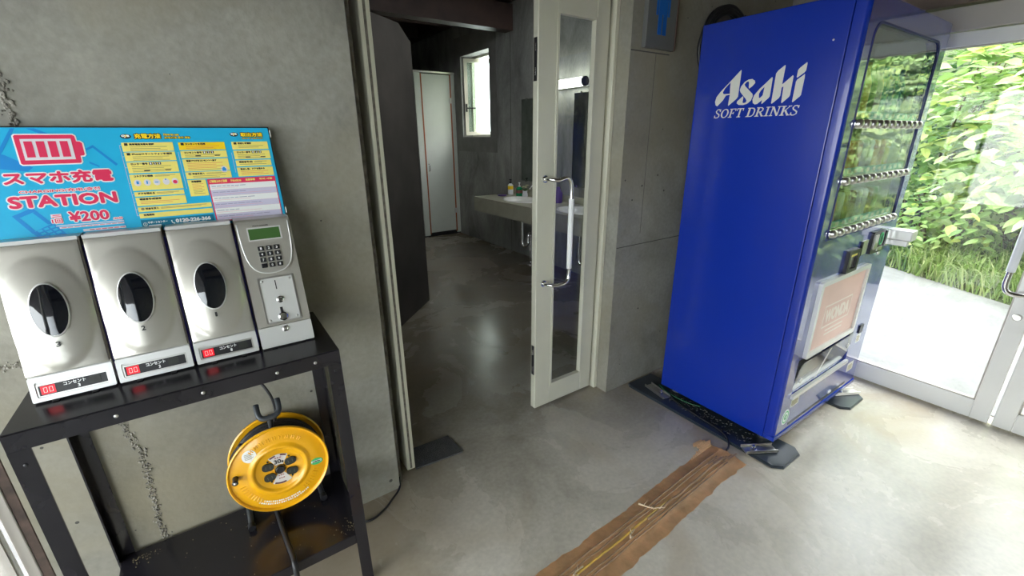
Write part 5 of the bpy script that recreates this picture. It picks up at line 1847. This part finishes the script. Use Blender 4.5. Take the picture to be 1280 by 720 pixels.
# ================================================================ WASHROOM
# toilet cubicle
ts = thing('toilet_stall', 'pale laminate toilet cubicle with orange edged door at the back of the washroom', 'toilet stall', (2.8, 5.9, 0))
b = nb()
box(b, (2.50, 5.862, 0.02), (2.588, 5.895, 2.178), 0.002)
obj('front_panel', b, M['stall'], ts)
b = nb()
box(b, (2.600, 5.860, 0.06), (3.010, 5.893, 2.168), 0.002)
dr = obj('stall_door', b, M['stall'], ts)
b = nb()
box(b, (3.026, 5.862, 0.02), (3.087, 5.895, 2.178), 0.002)
obj('front_panel', b, M['stall'], ts)
b = nb()
box(b, (2.585, 5.8585, 0.04), (2.602, 5.893, 2.170))
obj('edge_band', b, M['edge'], ts)
b = nb()
box(b, (3.008, 5.8585, 0.04), (3.028, 5.893, 2.170))
obj('edge_band', b, M['edge'], ts)
b = nb()
box(b, (2.49, 5.855, 2.178), (3.087, 5.905, 2.203), 0.002)
obj('head_rail', b, M['brushed'], ts)
b = nb()
box(b, (2.50, 5.905, 0.02), (2.535, 7.27, 2.178), 0.002)
obj('side_panel', b, M['stall'], ts)
b = nb()
box(b, (2.50, 5.875, 0.0), (3.087, 5.89, 0.055))
obj('plinth', b, M['blackplastic'], ts)
b = nb()
tube(b, [(2.625, 5.86, 0.93), (2.625, 5.83, 0.935), (2.625, 5.825, 0.975), (2.625, 5.83, 1.02), (2.625, 5.86, 1.025)], 0.007, 8, 3)
obj('door_handle', b, M['chrome'], dr, True)
for z in (1.85, 0.35):
    b = nb()
    box(b, (2.995, 5.848, z - 0.035), (3.045, 5.862, z + 0.035), 0.002)
    obj('hinge', b, M['brushed'], dr)

# counter with basins
ct = thing('washroom_counter', 'long pale wash counter fixed to the washroom wall under the mirrors', 'counter', (2.8, 3.2, 0.575))
outer = [(1.95, 2.53), (4.447, 2.53), (4.447, 3.087), (1.95, 3.087)]
holes = [oval(cy_, 2.79, 0.255, 0.175, 32) for cy_ in (3.86, 2.95)]
Mct = frame((0, 0, 0), Y, (1, 0, 0))      # local x = y, local y = x, normal = -z
b = nb()
prism(b, [outer] + holes, Mct, -0.735, -0.705)
obj('worktop', b, M['counter'], ct)
b = nb()
box(b, (2.53, 1.95, 0.577), (2.555, 4.447, 0.7045))
obj('front_apron', b, M['counter'], ct)
b = nb()
box(b, (2.556, 4.425, 0.577), (3.087, 4.4465, 0.7045))
obj('end_panel', b, M['counter'], ct)
b = nb()
box(b, (3.06, 1.95, 0.7355), (3.087, 4.447, 0.80), 0.003)
obj('backsplash', b, M['counter'], ct)
for cy_ in (3.86, 2.95):
    b = nb()
    rings = []
    for f, z in ((1.06, 0.7365), (1.03, 0.7445), (0.98, 0.742), (0.93, 0.71), (0.80, 0.64), (0.5, 0.605), (0.12, 0.60)):
        rings.append([b.verts.new(Vector((2.79 + 0.175 * f * math.sin(2 * math.pi * i / 36), cy_ + 0.255 * f * math.cos(2 * math.pi * i / 36), z))) for i in range(36)])
    for A, B in zip(rings, rings[1:]):
        for i in range(36):
            b.faces.new([A[i], A[(i + 1) % 36], B[(i + 1) % 36], B[i]])
    b.faces.new(rings[-1])
    bs = obj('basin', b, M['ceramic'], ct, True)
    b = nb()
    tube(b, [(2.79, cy_, 0.61), (2.79, cy_, 0.40), (2.79, cy_ - 0.0, 0.27), (2.80, cy_ - 0.02, 0.235), (2.83, cy_ - 0.03, 0.235), (2.85, cy_ - 0.03, 0.27), (2.85, cy_ - 0.03, 0.34), (2.865, cy_ - 0.03, 0.365), (2.88, cy_ - 0.03, 0.34), (2.88, cy_ - 0.03, 0.02)], 0.016, 12, 4)
    lathe(b, [(0.035, 0.0), (0.033, 0.012), (0.016, 0.016)], frame((2.88, cy_ - 0.03, 0.001), X, Y), 16)
    obj('drain_trap', b, M['chrome'], bs, True)
    b = nb()
    tube(b, [(3.02, cy_, 0.735), (3.02, cy_, 0.86), (3.00, cy_, 0.885), (2.93, cy_, 0.875), (2.885, cy_, 0.845)], 0.012, 10, 4)
    fc = obj('faucet', b, M['chrome'], ct, True)
    b = nb()
    tube(b, [(3.02, cy_ - 0.0, 0.89), (3.0, cy_ - 0.0, 0.915), (2.96, cy_, 0.93)], 0.007, 8, 2)
    obj('faucet_lever', b, M['chrome'], fc, True)
# things on the counter
sb = thing('soap_bottle', 'clear soap bottle with yellow label and black pump beside the sink', 'bottle', (2.96, 4.335, 0.7352))
I4 = lambda x, y, z: frame((x, y, z), X, Y)
b = nb()
lathe(b, [(0, 0), (0.030, 0), (0.032, 0.006), (0.032, 0.105), (0.014, 0.125), (0.014, 0.13), (0, 0.13)], I4(2.96, 4.335, 0.7352), 20)
obj('bottle_body', b, M['pale'], sb, 40)
b = nb()
lathe(b, [(0.0325, 0.060), (0.0325, 0.100)], I4(2.96, 4.335, 0.7352), 20)
obj('bottle_label', b, M['signgold'], sb, True)
b = nb()
lathe(b, [(0.015, 0.128), (0.015, 0.15), (0.006, 0.152), (0.006, 0.165), (0.016, 0.166), (0.016, 0.176), (0, 0.177)], I4(2.96, 4.335, 0.7352), 16)
obj('pump_cap', b, M['blackplastic'], sb, 40)
gb = thing('mouthwash_bottle', 'green bottle with white pump standing on the counter next to the flowers', 'bottle', (2.96, 4.155, 0.7352))
b = nb()
lathe(b, [(0, 0), (0.036, 0), (0.038, 0.006), (0.038, 0.085), (0.016, 0.104), (0, 0.104)], I4(2.96, 4.155, 0.7352), 20)
obj('bottle_body', b, M['bottlegreen'], gb, 40)
b = nb()
lathe(b, [(0.0385, 0.035), (0.0385, 0.068)], I4(2.96, 4.155, 0.7352), 20)
obj('bottle_label', b, mat('dark_red_label', (0.18, 0.05, 0.05, 1), 0.5), gb, True)
b = nb()
lathe(b, [(0.014, 0.104), (0.014, 0.115), (0.005, 0.118), (0.005, 0.14), (0.012, 0.142), (0.012, 0.152), (0, 0.153)], I4(2.96, 4.155, 0.7352), 14)
obj('pump_cap', b, M['whiteprint'], gb, 40)
fl = thing('flower_vase', 'small glass vase of cream flowers by the basin', 'vase', (2.96, 4.045, 0.7352))
b = nb()
lathe(b, [(0, 0), (0.030, 0), (0.033, 0.02), (0.024, 0.055), (0.028, 0.07)], I4(2.96, 4.045, 0.7352), 18)
obj('vase', b, M['pale'], fl, True)
for k in range(9):
    a = k * 2.4
    rr_ = 0.012 + 0.035 * (k / 9)
    p = Vector((2.96 + rr_ * math.cos(a), 4.045 + rr_ * math.sin(a), 0.7352 + 0.10 + 0.012 * (k % 3)))
    b = nb()
    for j in range(6):
        aj = j * math.pi / 3
        d = Vector((math.cos(aj), math.sin(aj), 0.35)).normalized()
        s = d.cross(Z).normalized()
        q = [b.verts.new(p), b.verts.new(p + d * 0.012 + s * 0.006), b.verts.new(p + d * 0.022), b.verts.new(p + d * 0.012 - s * 0.006)]
        b.faces.new(q)
    obj('blossom', b, M['petal'], fl)
b = nb()
for k in range(14):
    a = k * 1.7
    p = Vector((2.96, 4.045, 0.79))
    d = Vector((math.cos(a), math.sin(a), 0.9)).normalized()
    s = d.cross(Z).normalized()
    q = [b.verts.new(p), b.verts.new(p + d * 0.03 + s * 0.010), b.verts.new(p + d * 0.06), b.verts.new(p + d * 0.03 - s * 0.010)]
    b.faces.new(q)
obj('leaf_spray', b, M['bush2'], fl)
b = nb()
lathe(b, [(0, 0), (0.05, 0), (0.055, 0.01), (0.05, 0.012), (0, 0.006)], I4(2.93, 4.28, 0.7352) @ Matrix.Translation((-0.11, 0.02, 0)), 20)
tag(obj('soap_dish', b, M['purple'], None, 40), 'low violet soap dish at the far end of the sink', 'dish')
b = nb()
lathe(b, [(0, 0), (0.04, 0), (0.044, 0.01), (0.044, 0.10), (0.02, 0.13), (0.015, 0.16), (0, 0.16)], I4(2.96, 3.47, 0.7352), 20)
tag(obj('violet_bottle', b, M['purple'], None, 40), 'violet bottle on the counter seen through the narrow door glass', 'bottle')
# mirrors
for k, (ya, yb, lab) in enumerate(((3.69, 4.28, 'tall frameless mirror left of the lamp gap above the far basin'), (2.75, 3.41, 'tall frameless mirror above the near basin behind the door glass'))):
    mr = thing('wall_mirror', lab, 'mirror', (3.08, (ya + yb) / 2, 0.90))
    b = nb()
    box(b, (3.078, ya, 0.895), (3.0872, yb, 1.768), 0.001)
    obj('mirror_pane', b, M['mirror'], mr)
    for yy in (ya + 0.1, yb - 0.1):
        for zz in (0.888, 1.765):
            b = nb()
            box(b, (3.072, yy - 0.012, zz), (3.0875, yy + 0.012, zz + 0.012), 0.001)
            obj('mirror_clip', b, M['chrome'], mr)
# wall lamp
lt = thing('wall_lamp', 'lit fluorescent tube lamp on the washroom wall above the mirrors', 'lamp', (3.04, 3.5, 1.80))
b = nb()
box(b, (3.045, 3.19, 1.815), (3.0873, 3.83, 1.885), 0.004)
obj('lamp_base', b, M['whiteprint'], lt)
b = nb()
tube(b, [(3.005, 3.205, 1.851), (3.005, 3.815, 1.851)], 0.038, 18)
obj('lamp_diffuser', b, M['lamp'], lt, 40)
for ya, yb in ((3.186, 3.205), (3.815, 3.834)):
    b = nb()
    tube(b, [(3.005, ya, 1.851), (3.005, yb, 1.851)], 0.042, 18)
    obj('lamp_end', b, M['blackplastic'], lt, 40)

# ================================================================ OUTDOORS
edge_x = lambda y: 5.21 + 0.58 * y
b = nb()
prism(b, [[(3.16, -3.55), (edge_x(-3.55), -3.55), (edge_x(4.5), 4.5), (3.16, 4.5)]], frame((0, 0, 0), X, Y), -0.10, -0.012)
struct('pavement', b, M['pad'])
struct('pavement_left', bx((-7.0, -7.0, -0.10), (-0.665, 4.5, -0.012)), M['pad'])
struct('pavement_front', bx((-0.66, -7.0, -0.10), (3.16, -2.43, -0.012)), M['pad'])
# planted bank rising beyond the pavement
b = nb()
nx, ny = 16, 26
g = []
for i in range(nx + 1):
    row = []
    for j in range(ny + 1):
        y = -8 + 14 * j / ny
        x = max(edge_x(y) - 0.05, 3.3) + 7.0 * (i / nx) ** 1.3
        d_ = max(0, x - edge_x(y))
        z = -0.03 + 0.22 * d_ + 0.75 * max(0, d_ - 2.6) + rnd.uniform(0, 0.08) * (i > 0)
        row.append(b.verts.new((x, y, z)))
    g.append(row)
for i in range(nx):
    for j in range(ny):
        b.faces.new([g[i][j], g[i + 1][j], g[i + 1][j + 1], g[i][j + 1]])
struct('ground', b, M['soil'], None, True)

def leaf_verts(c, d, n, ln, w):
    """pointed leaf folded along its midrib: 8 points, 6 faces"""
    s = d.cross(n).normalized()
    n = s.cross(d).normalized()
    dr = -n * ln * 0.10
    P = [c, c + d * ln * 0.25 + s * w * 0.42 + n * w * 0.10, c + d * ln * 0.25 - s * w * 0.42 + n * w * 0.10, c + d * ln * 0.28,
         c + d * ln * 0.62 + s * w * 0.40 + n * w * 0.08 + dr * 0.5, c + d * ln * 0.62 - s * w * 0.40 + n * w * 0.08 + dr * 0.5, c + d * ln * 0.64 + dr * 0.5, c + d * ln + dr * 1.6]
    F = [(0, 3, 1), (0, 2, 3), (3, 6, 4, 1), (3, 2, 5, 6), (6, 7, 4), (6, 5, 7)]
    return P, F

def mesh_of(name, V, F, m, smooth=False):
    me = bpy.data.meshes.new(name)
    me.from_pydata([tuple(v) for v in V], [], F)
    me.materials.append(m)
    return me

LEAFP, LEAFF = leaf_verts(Vector((0, 0, 0)), Vector((1, 0, 0)), Vector((0, 0, 1)), 1.0, 0.55)
LEAF = {k: mesh_of('leaf', LEAFP, LEAFF, M[k]) for k in ('bush', 'bush2')}

def shrub(name, label, c, rad, nleaf, ln, m, nsolo, seed, face=Vector((-1, -0.25, 0.45)), cat='shrub', group='leafy shrubs beyond the glass doors', stems=7):
    r = random.Random(seed)
    c = Vector(c)
    t = thing(name, label, cat, (c.x, c.y, 0.22 * max(0, c.x - edge_x(c.y)) - 0.03), group)
    z0 = t.location.z
    # stems fan out from the foot
    b = nb()
    for k in range(stems):
        a = r.uniform(0, 2 * math.pi)
        tip = c + Vector((rad[0] * 0.6 * math.cos(a), rad[1] * 0.6 * math.sin(a), rad[2] * r.uniform(0.1, 0.8)))
        foot = Vector((c.x + 0.1 * math.cos(a), c.y + 0.1 * math.sin(a), z0))
        tube(b, [foot, foot.lerp(tip, 0.5) + Vector((0, 0, 0.1)), tip], [0.018, 0.012, 0.005], 6, 2)
    obj('stem', b, M['stem'], t, True)
    V, F = [], []
    solos = []
    # leaves sit in rows on arching twigs
    made = 0
    while made < nleaf:
        th, ph_ = r.uniform(0, 2 * math.pi), math.acos(r.uniform(-0.75, 1))
        k = r.uniform(0.45, 1.0) ** 0.6
        dirv = Vector((math.sin(ph_) * math.cos(th), math.sin(ph_) * math.sin(th), math.cos(ph_)))
        p = c + Vector((dirv.x * rad[0], dirv.y * rad[1], dirv.z * rad[2])) * k
        tw = (dirv + Vector((r.gauss(0, .4), r.gauss(0, .4), r.gauss(0, .25)))).normalized()
        tw = (tw + face * 0.35).normalized()
        for j in range(6):
            q = p + tw * (j * ln * 0.42) + Vector((0, 0, -0.010 * j * j * ln / 0.15))
            if q.z < z0 + 0.02:
                continue
            s = tw.cross(Z)
            if s.length < 1e-3:
                s = X.copy()
            s = s.normalized() * (1 if j % 2 else -1)
            d = (tw * 0.55 + s * 0.75 + Vector((0, 0, r.uniform(-0.55, 0.02)))).normalized()
            n = (Vector((0, 0, 1)) + face * 0.45 + Vector((r.gauss(0, .28), r.gauss(0, .28), 0))).normalized()
            l = ln * r.uniform(0.65, 1.2) * (1 - 0.05 * j)
            P, Fc = leaf_verts(q, d, n, l, l * 0.55)
            front = (q - c).dot(face)
            solos.append((front, q, d, n, l))
            o = len(V)
            V += P
            F += [tuple(i + o for i in f) for f in Fc]
            made += 1
            if made >= nleaf:
                break
    # leaves nearest the viewer become parts of their own
    idx = sorted(range(len(solos)), key=lambda i: -solos[i][0])[:nsolo * 3]
    r.shuffle(idx)
    keep = set(idx[:nsolo])
    V2, F2 = [], []
    for i in range(len(solos)):
        if i in keep:
            continue
        o = len(V2)
        V2 += V[i * 8:i * 8 + 8]
        F2 += [tuple(q + o for q in f) for f in LEAFF]
    V2 = [v - t.location for v in V2]
    o = bpy.data.objects.new('foliage', mesh_of('foliage', V2, F2, M[m]))
    C.objects.link(o)
    o.parent = t
    o['kind'] = 'stuff'
    for i in keep:
        _, q, d, n, l = solos[i]
        s = d.cross(n).normalized()
        n2 = s.cross(d).normalized()
        s = n2.cross(d)
        lo = bpy.data.objects.new('leaf', LEAF[m])
        C.objects.link(lo)
        lo.parent = t
        q = q - t.location
        lo.matrix_local = Matrix(((d.x * l, s.x * l, n2.x * l, q.x), (d.y * l, s.y * l, n2.y * l, q.y), (d.z * l, s.z * l, n2.z * l, q.z), (0, 0, 0, 1)))
    return t

shrub('leafy_shrub', 'tall bright leafy shrub directly beyond the right edge of the vending machine', (7.35, 1.75, 1.75), (0.9, 0.75, 1.25), 1700, 0.20, 'bush', 90, 1)
shrub('leafy_shrub', 'bright spreading shrub with broad leaves above the door pull handle', (6.9, 0.75, 1.35), (0.8, 0.75, 1.05), 1700, 0.20, 'bush', 110, 2)
shrub('leafy_shrub', 'low pale green shrub at the pavement edge behind the grass', (6.65, 1.25, 0.55), (0.45, 0.6, 0.42), 800, 0.13, 'bush', 60, 3)
shrub('leafy_shrub', 'dark green shrub in the shade between the two bright shrubs', (7.9, 1.25, 0.95), (0.55, 0.9, 0.75), 900, 0.17, 'bush2', 30, 4)
shrub('leafy_shrub', 'tall dark hedge shrub behind the bright shrubs, topmost through the glass', (8.9, 1.6, 2.6), (0.8, 1.9, 2.3), 3200, 0.20, 'bush2', 0, 5)
shrub('leafy_shrub', 'bright shrub outside to the right of the photo, mirrored in the vending machine', (5.7, -0.9, 1.15), (0.75, 1.1, 1.15), 3600, 0.15, 'bush', 0, 6)
shrub('leafy_shrub', 'tall shrub outside beside the far glazing, mirrored in the machine front', (5.0, -2.7, 1.15), (0.8, 1.2, 1.15), 3600, 0.15, 'bush', 0, 7)
shrub('leafy_shrub', 'dark tall shrub on the bank behind the mirrored bright shrubs', (7.6, -1.8, 1.7), (0.9, 2.4, 1.5), 4200, 0.22, 'bush2', 0, 8)
shrub('leafy_shrub', 'bright shrub on the bank just outside the small washroom window', (5.9, 6.6, 1.6), (0.9, 1.4, 1.6), 1500, 0.16, 'bush', 0, 9)

# grass along the pavement edge
r = random.Random(9)
V, F = [], []
for k in range(9000):
    y = r.uniform(-3.4, 3.6)
    x = edge_x(y) + abs(r.gauss(0, 0.40)) - 0.02
    z = -0.02 + 0.22 * max(0, x - edge_x(y))
    h = r.uniform(0.10, 0.36)
    a = r.uniform(0, 2 * math.pi)
    d = Vector((math.cos(a), math.sin(a), 0))
    s = Vector((-d.y, d.x, 0)) * r.uniform(0.004, 0.009)
    p = Vector((x, y, z))
    m1 = p + d * h * 0.22 + Vector((0, 0, h * 0.62))
    tip = p + d * h * r.uniform(0.5, 0.9) + Vector((0, 0, h * r.uniform(0.6, 0.95)))
    o = len(V)
    V += [p - s, p + s, m1 + s * 0.8, m1 - s * 0.8, tip]
    F += [(o, o + 1, o + 2, o + 3), (o + 3, o + 2, o + 4)]
go = bpy.data.objects.new('grass', mesh_of('grass', V, F, M['grass']))
C.objects.link(go)
tag(go, 'bright green grass growing along the edge of the outdoor pavement', 'grass', None, 'stuff')
